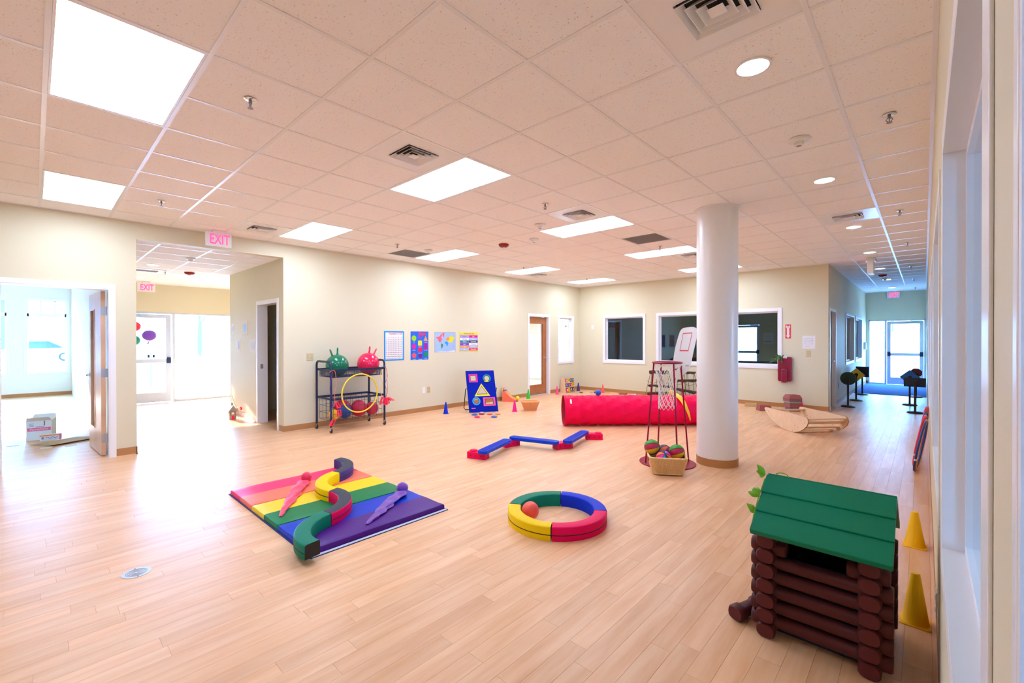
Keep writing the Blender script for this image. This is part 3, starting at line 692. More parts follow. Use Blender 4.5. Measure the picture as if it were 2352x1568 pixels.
# sprinklers
def sprinkler(x, y, z, label):
    e = thing('sprinkler', label, 'sprinkler', (x, y, z), 'ceiling sprinkler heads')
    MB().lathe([(0.038, -0.002), (0.030, -0.008), (0.014, -0.010)], (x, y, z), 20).build('escutcheon', 'chrome', e, smooth=True)
    mb = MB(); mb.cyl((x, y, z-0.008), (x, y, z-0.028), 0.010, n=10)
    for s in (-1, 1): mb.tube([(x+s*0.010, y, z-0.024), (x+s*0.018, y, z-0.038), (x+s*0.004, y, z-0.056)], 0.003, 6)
    mb.cyl((x, y, z-0.056), (x, y, z-0.059), 0.017, n=14); mb.cyl((x, y, z-0.028), (x, y, z-0.054), 0.0035, n=8)
    mb.build('head', 'grille', e)
for x, y, l in [(-3.19, 0.96, 'sprinkler head nearest the camera, right of the large light panel'), (-6.24, 0.98, 'sprinkler head right of the light panel above the left doorway'), (-3.19, 4.0, 'sprinkler head in mid ceiling near the square smoke detector'),
                (-6.29, 4.04, 'sprinkler head above the grey grille near the left wall'), (-6.32, 7.19, 'sprinkler head over the light panel above the wooden door'), (-6.32, 9.63, 'farthest sprinkler head, over the corner light panel'), (-3.24, 7.13, 'sprinkler head just left of the pillar'),
                (-0.18, 4.03, 'nearest sprinkler head of the right-hand row'), (-0.22, 7.12, 'second sprinkler head of the right-hand row'), (-0.2, 9.59, 'third sprinkler head of the right-hand row'), (-0.21, 12.71, 'fourth sprinkler head of the right-hand row'),
                (-0.2, 15.43, 'fifth sprinkler head of the right-hand row'), (-0.2, 17.9, 'last sprinkler head of the right-hand row')]:
    sprinkler(x, y, H, l)
sprinkler(-10.8, 1.75, HALL_H, 'sprinkler head in the entrance hall ceiling')
def detector(x, y, z, label):
    e = thing('smoke_detector', label, 'smoke detector', (x, y, z), 'ceiling detectors')
    MB().lathe([(0.072, -0.001), (0.070, -0.016), (0.052, -0.024)], (x, y, z), 28).build('base', 'white_plastic', e, smooth=True)
    MB().lathe([(0.034, -0.022), (0.032, -0.045), (0.020, -0.052)], (x, y, z), 24).build('sensor', 'white_plastic', e, smooth=True)
    MB().lathe([(0.018, -0.050), (0.018, -0.0535)], (x, y, z), 16).build('sensor_eye', 'grille', e)
for x, y, l in [(-0.717, 4.05, 'smoke detector between the nearest two downlights'), (-3.81, 4.67, 'smoke detector at the corner of the light panel left of the pillar'), (-4.42, 5.27, 'smoke detector near the red ceiling strobe'), (-6.29, 4.66, 'smoke detector beside the grey grille above the posters'), (-0.74, 14.8, 'smoke detector behind the red corridor strobe')]:
    detector(x, y, H, l)
detector(-8.75, 1.75, HALL_H, 'smoke detector in the entrance hall ceiling behind the EXIT sign')
def strobe(x, y, z, label):
    e = thing('alarm_strobe', label, 'alarm strobe', (x, y, z), 'red ceiling alarm strobes')
    MB().lathe([(0.085, -0.001), (0.083, -0.018), (0.066, -0.04), (0.036, -0.052)], (x, y, z), 28).build('housing', 'strobe_red', e, smooth=True)
    MB().lathe([(0.022, -0.050), (0.018, -0.064), (0.006, -0.068)], (x, y, z), 16).build('lens', 'white_plastic', e, smooth=True)
strobe(-5.026, 5.222, H, 'dark red alarm strobe on the main ceiling'); strobe(-0.743, 13.96, H, 'dark red alarm strobe on the corridor ceiling'); strobe(-10.6, 2.1, HALL_H, 'red alarm strobe on the entrance hall ceiling')
# hall supply diffuser and corridor access panel edge
e = thing('hall_diffuser', 'flat air diffuser in the entrance hall ceiling', 'air diffuser', (-10.9, 1.45, HALL_H))
MB().box(-11.17, 1.2, HALL_H-0.003, -10.62, 1.75, HALL_H+0.002).build('plate', 'panel_metal', e)
for i in range(4): MB().box(-11.0+i*0.06, 1.3, HALL_H-0.008, -10.985+i*0.06, 1.65, HALL_H-0.003).build('louvre', 'grille', e)
# exit signs
def exit_sign(label, fr, w_, h_, drop, lit=True):
    """sign hangs with its bottom-left at fr.o (a right, b up, n towards the viewer)."""
    e = thing('exit_sign', label, 'exit sign', fr.o)
    MB().fbox(fr, 0, 0, -0.006, w_, h_, 0.006).build('panel', 'white_plastic', e, bev=0.002)
    MB().fbox(fr, 0, -0.004, -0.008, w_, 0.006, 0.008).build('edge_strip', 'paper', e)
    MB().fbox(fr, w_*0.27, h_, -0.03, w_*0.73, h_+drop, 0.03).build('housing', 'white_plastic', e, bev=0.003)
    L = text('lettering', 'EXIT', h_*1.04, fr, w_*0.54, h_*0.48, 0.0075, 'exit_glow', e, sx=0.60, bold=0.004)
    return e
exit_sign('EXIT sign hung from the ceiling above the hall opening', FX(-7.36, 1.640, 2.825), 0.322, 0.195, H-2.825-0.195)
exit_sign('EXIT sign inside the entrance hall above the glass door', FX(-13.0, 1.60, 2.60), 0.32, 0.19, HALL_H-2.60-0.19)
exit_sign('EXIT sign at the far end of the corridor', FY(19.08, -0.90, 2.83), 0.32, 0.20, H-2.83-0.20)
e = thing('exit_sign', 'white boxy exit sign seen edge-on under the ceiling at the corridor mouth', 'exit sign', (-0.755, 10.95, 2.74))
MB().box(-0.80, 10.80, 2.74, -0.71, 11.12, 2.985).build('panel', 'white_plastic', e, bev=0.004); MB().box(-0.83, 10.86, 2.985, -0.68, 11.06, H-0.001).build('housing', 'white_plastic', e, bev=0.003)
text('lettering', 'EXIT', 0.24, Frame((-0.80, 10.80, 2.74), (0, -1, 0), (0, 0, 1), (-1, 0, 0)), -0.16, 0.12, 0.001, 'exit_glow', e, sx=0.60, bold=0.004)

# ------------------------------------------------------------------ wall plates, notices, posters
def plate(name, fr, a0, b0, a1, b1, label, cat, m='beige_plastic', toggles=0, outlet=False):
    e = thing(name, label, cat, fr.p((a0+a1)/2, b0, 0))
    MB().fbox(fr, a0, b0, 0, a1, b1, 0.006).build('cover', m, e, bev=0.002)
    for i in range(toggles):
        a = a0+(a1-a0)*(i+0.5)/toggles; MB().fbox(fr, a-0.014, (b0+b1)/2-0.03, 0.006, a+0.014, (b0+b1)/2+0.03, 0.011).build('rocker', m, e, bev=0.002)
    if outlet:
        for k in (-1, 1):
            o = MB().prism(rrect((a0+a1)/2-0.017, (b0+b1)/2+k*0.03-0.014, (a0+a1)/2+0.017, (b0+b1)/2+k*0.03+0.014, 0.008), fr, 0.006, 0.009).build('socket', m, e)
            MB().fbox(fr, (a0+a1)/2-0.008, (b0+b1)/2+k*0.03-0.005, 0.009, (a0+a1)/2-0.005, (b0+b1)/2+k*0.03+0.005, 0.0095).fbox(fr, (a0+a1)/2+0.005, (b0+b1)/2+k*0.03-0.005, 0.009, (a0+a1)/2+0.008, (b0+b1)/2+k*0.03+0.005, 0.0095).build('slot', 'ink', o)
fL = FX(XL)
plate('light_switch', fL, 3.118, 1.15, 3.233, 1.27, 'beige double light switch on the left wall above the cart', 'light switch', toggles=2)
plate('blank_plate', fL, 5.46, 0.39, 5.53, 0.515, 'white wall plate left of the beige outlet under the posters', 'wall plate', 'white_plastic')
plate('wall_outlet', fL, 5.58, 0.39, 5.66, 0.515, 'beige outlet low on the wall under the posters', 'outlet', outlet=True)
fB = FY(YB)
plate('light_switch', fB, -1.835, 1.13, -1.755, 1.255, 'beige switch under the paper notice', 'light switch', toggles=1)
plate('thermostat', fB, -7.16, 1.80, -7.09, 1.92, 'small cream thermostat on the back wall near the corner', 'thermostat', 'white_plastic', toggles=1)
plate('wall_outlet', Frame((-1.45, 0, 0), (0, 1, 0), (0, 0, 1), (1, 0, 0)), 12.6, 0.36, 12.67, 0.49, 'outlet low on the corridor wall', 'outlet', 'grille', outlet=True)
plate('wall_outlet', fr_r, -3.12, 0.11, -3.04, 0.235, 'outlet on the right wall beside the nearer yellow cone', 'outlet', 'white_plastic', outlet=True)
# poster helper
def poster(name, label, fr, a0, b0, a1, b1, m):
    e = thing(name, label, 'poster', fr.p((a0+a1)/2, b0, 0))
    MB().fbox(fr, a0, b0, 0.001, a1, b1, 0.003).build('sheet', m, e); return e
# numbers chart
a0, b0, a1, b1 = 4.576, 1.09, 5.022, 1.665
e = poster('number_chart', 'blue-edged chart of numbers in rows, leftmost poster on the left wall', fL, a0, b0, a1, b1, 'c_azure')
MB().fbox(fL, a0+0.03, b0+0.028, 0.003, a1-0.03, b1-0.028, 0.0036).build('grid_area', 'paper', e)
text('title', 'Numbers 0-120', 0.052, fL, (a0+a1)/2+0.03, b1-0.052, 0.0042, 'c_coral', e, sx=0.9, bold=0.001)
cw, ch = (a1-a0-0.07)/10, (b1-b0-0.13)/12
for r_ in range(12):
    for j in range(10): text('number', str(r_*10+j+1), 0.028, fL, a0+0.035+cw*(j+0.5), b1-0.105-ch*(r_+0.5), 0.0042, 'c_brown', e)
# shapes chart
a0, b0, a1, b1 = 5.177, 1.085, 5.615, 1.665
e = poster('shapes_chart', 'bright blue chart of nine coloured shapes', fL, a0, b0, a1, b1, 'c_blue')
text('title', 'Shapes', 0.085, fL, a0+0.29, b1-0.045, 0.0042, 'c_red', e, sx=0.8, bold=0.004)
text('title', 'Basic', 0.045, fL, a0+0.075, b1-0.045, 0.0042, 'c_violet', e)
W_, H_ = a1-a0, b1-b0
def shp(poly, m, word, cx, cy):
    MB().prism([(a0+cx*W_+x, b1-cy*H_+y) for x, y in poly], fL, 0.003, 0.0042).build('shape', m, e)
    text('caption', word, 0.024, fL, a0+cx*W_, b1-cy*H_-0.076, 0.0042, 'c_white', e, sx=1.0)
shp(circ(0, 0, 0.057), 'c_lime', 'circle', 0.18, 0.24); shp(circ(0, 0, 0.055, ry=0.042), 'c_violet', 'oval', 0.52, 0.19); shp([(-0.055, -0.05), (0.055, -0.05), (0, 0.055)], 'c_orange', 'triangle', 0.84, 0.25)
shp([(-0.055, -0), (0, -0.07), (0.055, 0), (0, 0.07)], 'c_magenta', 'rhombus', 0.18, 0.53); shp([(-0.05, -0.05), (0.05, -0.05), (0.05, 0.05), (-0.05, 0.05)], 'c_yellow', 'square', 0.52, 0.41); shp([(-0.042, -0.068), (0.042, -0.068), (0.042, 0.068), (-0.042, 0.068)], 'c_purple', 'rectangle', 0.84, 0.53)
shp([(-0.057, -0.048), (0.057, -0.048), (0.042, 0.048), (-0.042, 0.048)], 'c_crimson', 'trapezoid', 0.52, 0.63); shp(circ(0, 0, 0.057, 5, a0=PI/2), 'c_coral', 'pentagon', 0.19, 0.84); shp(circ(0, 0, 0.056, 6), 'c_plum', 'hexagon', 0.53, 0.85); shp(circ(0, 0, 0.055, 8, a0=PI/8), 'c_emerald', 'octagon', 0.85, 0.82)
# world map
a0, b0, a1, b1 = 5.774, 1.225, 6.345, 1.66
e = poster('world_map', 'pale blue world map with brightly coloured continents', fL, a0, b0, a1, b1, 'ink_grey')
W_, H_ = a1-a0, b1-b0
MB().fbox(fL, a0+0.009, b0+0.009, 0.003, a1-0.009, b1-0.009, 0.0036).build('sea', 'c_sea', e)
def land(pts, m): MB().prism([(a0+x*W_, b1-y*H_) for x, y in pts][::-1], fL, 0.0036, 0.0045).build('continent', m, e)
land([(0.05, 0.26), (0.13, 0.24), (0.24, 0.2), (0.30, 0.10), (0.36, 0.08), (0.33, 0.22), (0.30, 0.28), (0.36, 0.36), (0.31, 0.42), (0.28, 0.50), (0.22, 0.51), (0.17, 0.42), (0.13, 0.33)], 'c_pinkland')
land([(0.36, 0.04), (0.46, 0.04), (0.45, 0.2), (0.40, 0.3), (0.37, 0.16)], 'c_pinkland')
land([(0.31, 0.55), (0.40, 0.62), (0.38, 0.72), (0.33, 0.82), (0.31, 0.78), (0.30, 0.62)], 'c_emerald')
land([(0.47, 0.50), (0.54, 0.46), (0.61, 0.49), (0.65, 0.57), (0.62, 0.64), (0.59, 0.71), (0.56, 0.68), (0.54, 0.58), (0.48, 0.56)], 'c_sky')
land([(0.53, 0.40), (0.55, 0.28), (0.62, 0.25), (0.69, 0.26), (0.69, 0.4), (0.62, 0.44)], 'c_orange')
land([(0.69, 0.24), (0.80, 0.17), (0.90, 0.25), (0.98, 0.28), (0.90, 0.35), (0.86, 0.46), (0.78, 0.53), (0.70, 0.50), (0.62, 0.46), (0.69, 0.4)], 'c_yellow')
land([(0.83, 0.70), (0.87, 0.65), (0.92, 0.70), (0.90, 0.73)], 'c_lav'); land([(0.02, 0.985), (0.3, 0.95), (0.6, 0.96), (0.8, 0.93), (0.98, 0.92), (0.98, 0.985)], 'c_white')
# months chart
a0, b0, a1, b1 = 6.458, 1.22, 7.024, 1.66
e = poster('months_chart', 'yellow-topped chart of twelve coloured name boxes, rightmost poster', fL, a0, b0, a1, b1, 'c_yellow')
W_, H_ = a1-a0, b1-b0
MB().fbox(fL, a0+0.012, b0+0.022, 0.003, a1-0.006, b1-0.055, 0.0036).build('board', 'c_lav', e)
text('title', 'Months of the Year', 0.04, fL, (a0+a1)/2, b1-0.028, 0.0042, 'c_brown', e)
cells_ = [('January', 'c_lav'), ('July', 'c_hotpink'), ('February', 'c_white'), ('August', 'c_sea'), ('March', 'c_teal'), ('September', 'c_navy'), ('April', 'c_violet'), ('October', 'c_white'), ('May', 'c_orange'), ('November', 'c_grey'), ('June', 'c_sea'), ('December', 'c_red')]
for i, (wd, m_) in enumerate(cells_):
    r_, c_ = divmod(i, 2); xa = a0+0.018+c_*(W_-0.03)/2; ya = b1-0.062-(r_+1)*(H_-0.09)/6
    MB().fbox(fL, xa, ya+0.004, 0.0036, xa+(W_-0.03)/2-0.008, ya+(H_-0.09)/6-0.004, 0.0042).build('month_box', m_, e)
    text('month_name', wd, 0.04, fL, xa+(W_-0.03)/4, ya+(H_-0.09)/12, 0.0048, 'c_white' if m_ not in ('c_white', 'c_lav') else 'c_violet', e)
# extinguisher sign, paper notice
e = poster('extinguisher_sign', 'narrow red fire extinguisher sign with white down arrow', fB, -2.219, 1.513, -2.115, 1.817, 'red_sign'); e['category'] = 'sign'
cx = -2.167
MB().prism([(cx-0.038, 1.80), (cx, 1.775), (cx+0.038, 1.80), (cx+0.038, 1.745), (cx+0.022, 1.735), (cx+0.022, 1.575), (cx+0.04, 1.575), (cx, 1.52), (cx-0.04, 1.575), (cx-0.022, 1.575), (cx-0.022, 1.735), (cx-0.038, 1.745)][::-1], fB, 0.003, 0.0038).build('arrow', 'paper', e)
text('word', 'FIRE', 0.030, fB, cx, 1.758, 0.0044, 'red_sign', e, bold=0.0006)
for i, ch_ in enumerate('EXTINGUISHER'): text('letter', ch_, 0.017, fB, cx, 1.730-i*0.0148, 0.0044, 'red_sign', e)
e = poster('paper_notice', 'white paper with an evacuation plan above the beige switch', fB, -1.904, 1.293, -1.672, 1.568, 'paper'); e['category'] = 'notice'
mb = MB()
for (xa, ya, xb, yb) in [(-1.86, 1.515, -1.72, 1.518), (-1.86, 1.395, -1.72, 1.398), (-1.86, 1.398, -1.857, 1.515), (-1.723, 1.398, -1.72, 1.515), (-1.86, 1.475, -1.79, 1.478), (-1.86, 1.438, -1.74, 1.441), (-1.82, 1.478, -1.818, 1.515), (-1.78, 1.44, -1.778, 1.478)]:
    mb.fbox(fB, xa, ya, 0.003, xb, yb, 0.0036)
mb.build('plan_lines', 'ink_grey', e)
MB().fbox(fB, -1.775, 1.468, 0.003, -1.725, 1.474, 0.0037).fbox(fB, -1.855, 1.345, 0.003, -1.785, 1.351, 0.0037).build('red_marks', 'c_coral', e)
# red extinguisher cabinet with a plant
e = thing('extinguisher_cover', 'dark red vinyl extinguisher cover hung on the back wall', 'extinguisher cover', (-2.214, YB-0.05, 0.566))
mb = MB(); fb2 = FY(YB)
mb.prism(rrect(-2.345, 0.585, -2.085, 1.115, 0.03), fb2, 0.004, 0.10); mb.build('case', 'maroon_vinyl', e, bev=0.012)
mb = MB(); mb.prism(rrect(-2.275, 0.560, -2.155, 0.86, 0.03), fb2, 0.09, 0.15); mb.build('pouch', 'maroon_vinyl', e, bev=0.02, smooth=True)
MB().fbox(fb2, -2.345, 0.795, 0.10, -2.085, 0.82, 0.106).build('strap', 'maroon_vinyl', e)
MB().fbox(fb2, -2.24, 1.085, 0.101, -2.17, 1.13, 0.106).build('label_card', 'paper', e); MB().fbox(fb2, -2.23, 1.103, 0.106, -2.18, 1.109, 0.1065).build('label_line', 'ink', e)
def leaf_mesh(mb, base, d, up, L_, W_2, mi=0):
    base, d = Vector(base), Vector(d).normalized(); s = d.cross(Vector(up)).normalized(); n = s.cross(d)
    pts = [(0, 0.08), (0.25, 0.8), (0.5, 1.0), (0.78, 0.62), (1.0, 0.02)]; v = []
    for t, w_ in pts:
        c_ = base+d*L_*t-n*L_*0.25*t*t; v += [c_-s*W_2*w_*0.5, c_+n*0.008*w_, c_+s*W_2*w_*0.5]
    f = []
    for i in range(4): f += [(i*3, i*3+1, i*3+4, i*3+3), (i*3+1, i*3+2, i*3+5, i*3+4)]
    mb.add(v, f, mi)
e = thing('hanging_plant', 'small leafy plant tucked on top of the red extinguisher cover', 'plant', (-2.33, YB-0.09, 1.05))
MB().tube([(-2.26, YB-0.115, 1.05), (-2.31, YB-0.13, 1.13), (-2.37, YB-0.13, 1.08), (-2.40, YB-0.13, 1.0)], 0.005, 6).build('stem', 'leaf_dark', e)
rr = random.Random(3)
for i in range(16):
    t = rr.random(); b_ = (-2.25-0.16*t, YB-0.125-rr.random()*0.02, 1.05+0.09*math.sin(t*3)-0.05*t)
    mb = MB(); leaf_mesh(mb, b_, (rr.uniform(-1, 0.9), rr.uniform(-0.9, -0.2), rr.uniform(-0.8, 1)), (0.1, -1, 0.3), rr.uniform(0.07, 0.11), 0.035); mb.build('leaf', 'leaf' if rr.random() < 0.35 else 'leaf_dark', e, smooth=True)
# pull station by the corridor end
e = thing('alarm_pull_station', 'small white and red alarm box on the corridor wall', 'alarm box', (-1.45, 18.5, 1.2))
fcw = FX(-1.45)
MB().fbox(fcw, 18.42, 1.16, 0, 18.55, 1.40, 0.06).build('housing', 'white_plastic', e, bev=0.004); MB().fbox(fcw, 18.43, 1.355, 0.06, 18.54, 1.395, 0.064).build('red_band', 'red_sign', e)
# hall wall sheets
fHR = FY(2.755)
for a0, b0, a1, b1, l, m_ in [(-9.66, 1.585, -9.36, 1.86, 'upper paper picture on the entrance hall wall', 'c_sea'), (-9.22, 1.265, -8.90, 1.52, 'paper picture right beside the hall door frame', 'c_grey'), (-9.95, 1.26, -9.80, 1.52, 'narrow paper picture on the hall wall between two others', 'c_lav'), (-10.3, 1.62, -10.2, 1.82, 'farthest small paper picture on the hall wall', 'c_sea')]:
    e = poster('paper_picture', l, fHR, a0, b0, a1, b1, 'paper'); e['category'] = 'picture'
    MB().prism(circ((a0+a1)/2, (b0+b1)/2, (a1-a0)*0.3, 12, ry=(b1-b0)*0.34), fHR, 0.003, 0.004).build('drawing', m_, e)
# floor cover plate
e = thing('floor_cleanout', 'round grey metal cover plate set in the floor at lower left', 'floor plate', (-3.712, 0.447, 0))
f0 = FZ(0.0, -3.712, 0.447)
MB().prism(circ(0, 0, 0.075, 32), f0, 0.0, 0.0025).build('plate', 'steel', e, smooth=True)
for r_ in (0.055, 0.045, 0.035, 0.025, 0.015): MB().ringprism(circ(0, 0, r_, 28), circ(0, 0, r_-0.0035, 28), f0, 0.0025, 0.0032).build('ring', 'grille', e)
for s in (-1, 1): MB().prism(circ(0.064*s, 0, 0.005, 8), f0, 0.0025, 0.004).build('screw', 'grille', e)

# ------------------------------------------------------------------ toys on the floor
# ---- rainbow mat
MX0, MX1, MY0, MY1 = -4.925, -3.10, 1.295, 2.465
e = thing('tumbling_mat', 'folding rainbow-striped tumbling mat lying on the floor', 'mat', ((MX0+MX1)/2, (MY0+MY1)/2, 0))
MB().box(MX0-0.012, MY0-0.012, 0.0, MX1+0.035, MY1+0.012, 0.005).build('backing', 'mat_base', e)
MB().box(MX1+0.004, MY0-0.004, 0.005, MX1+0.030, MY1+0.004, 0.0065).build('velcro_strip', 'velcro', e)
sw = (MX1-MX0)/6
for i, m_ in enumerate(('m_pink', 'm_orange', 'm_yellow', 'm_green', 'm_blue', 'm_purple')):
    x0, x1 = MX0+i*sw, MX0+(i+1)*sw
    g0 = 0.004 if i % 2 == 0 else 0.0; g1 = 0.004 if i % 2 == 1 else 0.0
    n = 10; mb = MB()      # softly puffed slab, rounded at the outer rim
    xs = [x0+g0, x0+g0+0.006, x0+g0+0.02] + [x0+0.02+(x1-x0-0.04)*k/4 for k in (1, 2, 3)] + [x1-g1-0.02, x1-g1-0.006, x1-g1]
    ys = [MY0, MY0+0.006, MY0+0.02] + [MY0+0.02+(MY1-MY0-0.04)*k/8 for k in range(1, 8)] + [MY1-0.02, MY1-0.006, MY1]
    def hz(x, y):
        dy = min(y-MY0, MY1-y); dx = min(x-(x0+g0), (x1-g1)-x)
        rnd = lambda d: math.sqrt(max(0, 1-(1-min(d, 0.02)/0.02)**2))*0.014
        d_ = rnd(dy)
        if (g0 and x < (x0+x1)/2) or (g1 and x > (x0+x1)/2): d_ = min(d_, rnd(dx))
        return 0.033+d_+0.0015*math.sin(x*23+y*9)
    v = [(x, y, hz(x, y)) for y in ys for x in xs]; nx, ny = len(xs), len(ys)
    f = [(j*nx+k_, j*nx+k_+1, (j+1)*nx+k_+1, (j+1)*nx+k_) for j in range(ny-1) for k_ in range(nx-1)]
    rim = [k_ for k_ in range(nx)]+[j*nx+nx-1 for j in range(1, ny)]+[(ny-1)*nx+k_ for k_ in range(nx-2, -1, -1)]+[j*nx for j in range(ny-2, 0, -1)]
    nb = len(v); v += [(v[q][0], v[q][1], 0.005) for q in rim]
    f += [(rim[k_], nb+k_, nb+(k_+1) % len(rim), rim[(k_+1) % len(rim)]) for k_ in range(len(rim))]
    mb.add(v, f).build('stripe', m_, e, smooth=True)
# ---- soft arcs
def arc_block(name, label, cx, cy, z, r0, r1, h, a0, a1, top, side, group, ends='seam_black'):
    e = thing(name, label, 'foam block', (cx, cy, z), group)
    n = 20; q = 0.006; seamz = h*0.42
    def shell(z0, z1, nm):
        # rounded-edge section swept along the arc
        sec = [(r0, z0), (r0, z1-0.010), (r0+0.004, z1-0.003), (r0+0.012, z1), (r1-0.012, z1), (r1-0.004, z1-0.003), (r1, z1-0.010), (r1, z0)]
        v = []; k = len(sec)
        for i in range(n+1):
            t = a0+(a1-a0)*i/n
            v += [(cx+r*math.cos(t), cy+r*math.sin(t), z+zz) for r, zz in sec]
        f, m_ = [], []
        mb = MB()
        for i in range(n):
            for j in range(k):
                j2 = (j+1) % k; quad = (i*k+j, i*k+j2, (i+1)*k+j2, (i+1)*k+j)
                mb_i = 1 if 2 <= j <= 4 else 0
                f.append(quad); m_.append(mb_i)
        f += [tuple(range(k)), tuple(n*k+j for j in range(k-1, -1, -1))]; m_ += [2, 2]
        mb.v = [tuple(x) for x in v]; mb.f = f; mb.m = m_
        return mb.build(nm, [side, top, ends], e, smooth=True)
    shell(0.0, h, 'cover')
    seam = MB(); v = []
    for i in range(n+1):
        t = a0+(a1-a0)*i/n
        for r, zz in ((r1+0.0012, seamz-0.003), (r1+0.0012, seamz+0.003), (r1-0.002, seamz+0.003), (r1-0.002, seamz-0.003)): v.append((cx+r*math.cos(t), cy+r*math.sin(t), z+zz))
    f = [(i*4+j, i*4+(j+1) % 4, (i+1)*4+(j+1) % 4, (i+1)*4+j) for i in range(n) for j in range(4)]
    seam.add(v, f).build('zip_seam', 'seam_black', e)
    return e
R_ = math.radians
for a, m_, nm in ((31, 'f_blue', 'blue'), (121, 'f_green', 'green'), (211, 'f_yellow', 'yellow'), (301, 'f_red', 'red')):
    arc_block('foam_arc', '%s quarter of the foam ring around the coral ball' % nm, -2.235, 2.955, 0, 0.302, 0.407, 0.105, R_(a+0.6), R_(a+89.4), m_, m_, 'four arcs of the foam ring')
tag(MB().sphere((-2.405, 2.815, 0.0), 0.072, 28, 18).build('play_ball', 'ball_coral', smooth=True), 'small coral red ball inside the foam ring', 'ball').location.z = 0.072
Epts = [(-2.985, 1.262), (-3.435, 1.56), (-3.915, 1.845), (-4.415, 2.10), (-4.90, 2.36)]
snake = [('f_green', 'f_green', 'green arc at the near end of the foam snake on the mat', 1), ('f_black', 'f_red', 'red arc with black top in the foam snake', -1), ('f_yellow', 'f_yellow', 'yellow arc in the foam snake on the mat', 1), ('f_black', 'f_purple', 'navy arc with black top at the far end of the foam snake', -1)]
for i, (top, side, l, sgn) in enumerate(snake):
    p0, p1 = Vector(Epts[i]), Vector(Epts[i+1]); ch_ = p1-p0; R0 = ch_.length/math.sqrt(2); mid = (p0+p1)/2
    nrm = Vector((-ch_.y, ch_.x)).normalized()*(-sgn)     # towards the centre
    c_ = mid+nrm*ch_.length/2
    t0 = math.atan2(p0.y-c_.y, p0.x-c_.x); t1 = math.atan2(p1.y-c_.y, p1.x-c_.x)
    while t1-t0 > PI: t1 -= 2*PI
    while t1-t0 < -PI: t1 += 2*PI
    lo, hi = min(t0, t1), max(t0, t1)
    arc_block('foam_arc', l, c_.x, c_.y, 0.048, R0-0.056, R0+0.056, 0.098, lo+0.004, hi-0.004, top, side, 'foam arcs laid as a snake')
# ---- scarf balls (comet balls): head plus crumpled tail
def comet(name, label, head, r, path, widths, m_, flat=0.35):
    e = thing(name, label, 'scarf ball', head)
    mb = MB(); mb.sphere(head, r, 24, 16)
    vs = []
    for x, y, z in mb.v:
        d = Vector((x, y, z))-Vector(head); k_ = 1+0.04*math.sin(d.x*110+d.z*70)*math.sin(d.y*90)
        vs.append(tuple(Vector(head)+d*k_))
    mb.v = vs; mb.build('ball', m_, e, smooth=True)
    P = [Vector(p) for p in path]; fine = []; W = []
    for i in range(len(P)-1):
        for k_ in range(8):
            t = k_/8; fine.append(P[i].lerp(P[i+1], t)); W.append(widths[i]+(widths[i+1]-widths[i])*t)
    fine.append(P[-1]); W.append(widths[-1])
    mb = MB(); n = 16; v = []
    for i, c_ in enumerate(fine):
        d = (fine[min(i+1, len(fine)-1)]-fine[max(i-1, 0)]).normalized(); s_ = d.cross(Vector((0, 0, 1))).normalized(); u_ = s_.cross(d)
        for j in range(n):
            t = 2*PI*j/n; cr = 1+0.20*math.sin(4*t+i*0.42)+0.14*math.sin(3*t-i*0.7)+0.10*math.sin(i*1.1)
            v.append(c_+s_*math.cos(t)*W[i]*cr+u_*math.sin(t)*max(W[i]*flat, 0.004)*cr)
    k_ = len(fine); f = [(i*n+j, i*n+(j+1) % n, (i+1)*n+(j+1) % n, (i+1)*n+j) for i in range(k_-1) for j in range(n)]+[tuple(range(n-1, -1, -1)), tuple((k_-1)*n+j for j in range(n))]
    mb.add(v, f).build('tail', m_, e, smooth=True); return e
comet('scarf_ball', 'red scarf ball with long tail lying across the mat', (-4.60, 1.885, 0.048+0.052), 0.054, [(-4.57, 1.85, 0.075), (-4.42, 1.73, 0.066), (-4.22, 1.60, 0.062), (-4.02, 1.47, 0.058), (-3.86, 1.37, 0.054)], [0.046, 0.056, 0.044, 0.030, 0.010], 'scarf_red')
comet('scarf_ball', 'purple scarf ball with long tail lying on the mat', (-3.60, 2.36, 0.048+0.052), 0.054, [(-3.57, 2.34, 0.078), (-3.48, 2.18, 0.072), (-3.37, 2.02, 0.064), (-3.27, 1.88, 0.060), (-3.20, 1.77, 0.054)], [0.046, 0.052, 0.042, 0.030, 0.010], 'scarf_purple')
# ---- balance path: three blue beams on four red blocks
def beam(label, p0, p1, z0, w_=0.13, th=0.042):
    p0, p1 = Vector((*p0, 0)), Vector((*p1, 0)); d = (p1-p0); L_ = d.length; d.normalize(); s_ = Vector((-d.y, d.x, 0))
    e = thing('balance_beam', label, 'balance beam', (p0.x, p0.y, z0), 'blue beams of the balance path')
    fr = Frame((p0.x, p0.y, z0), d, s_, (0, 0, 1)); hw = w_/2
    poly = [(L_-hw*0.75*(1-math.cos(t)), hw*math.sin(t)) for t in [0]]
    n = 8; poly = [(L_-hw*0.6+hw*0.6*math.cos(t), hw*math.sin(t)) for t in [-PI/2+PI*i/n for i in range(n+1)]]+[(hw*0.6+hw*0.6*math.cos(t), hw*math.sin(t)) for t in [PI/2+PI*i/n for i in range(n+1)]]
    MB().prism(poly, fr, 0, th).build('deck', 'beam_blue', e, bev=0.004)
    mb = MB(); k_ = int((L_-0.06)/0.026)
    for i in range(k_): mb.fbox(fr, 0.035+i*0.026, -hw*0.78, th, 0.047+i*0.026, hw*0.78, th+0.003)
    o = mb.build('tread_ribs', 'beam_blue', e); o['kind'] = 'stuff'
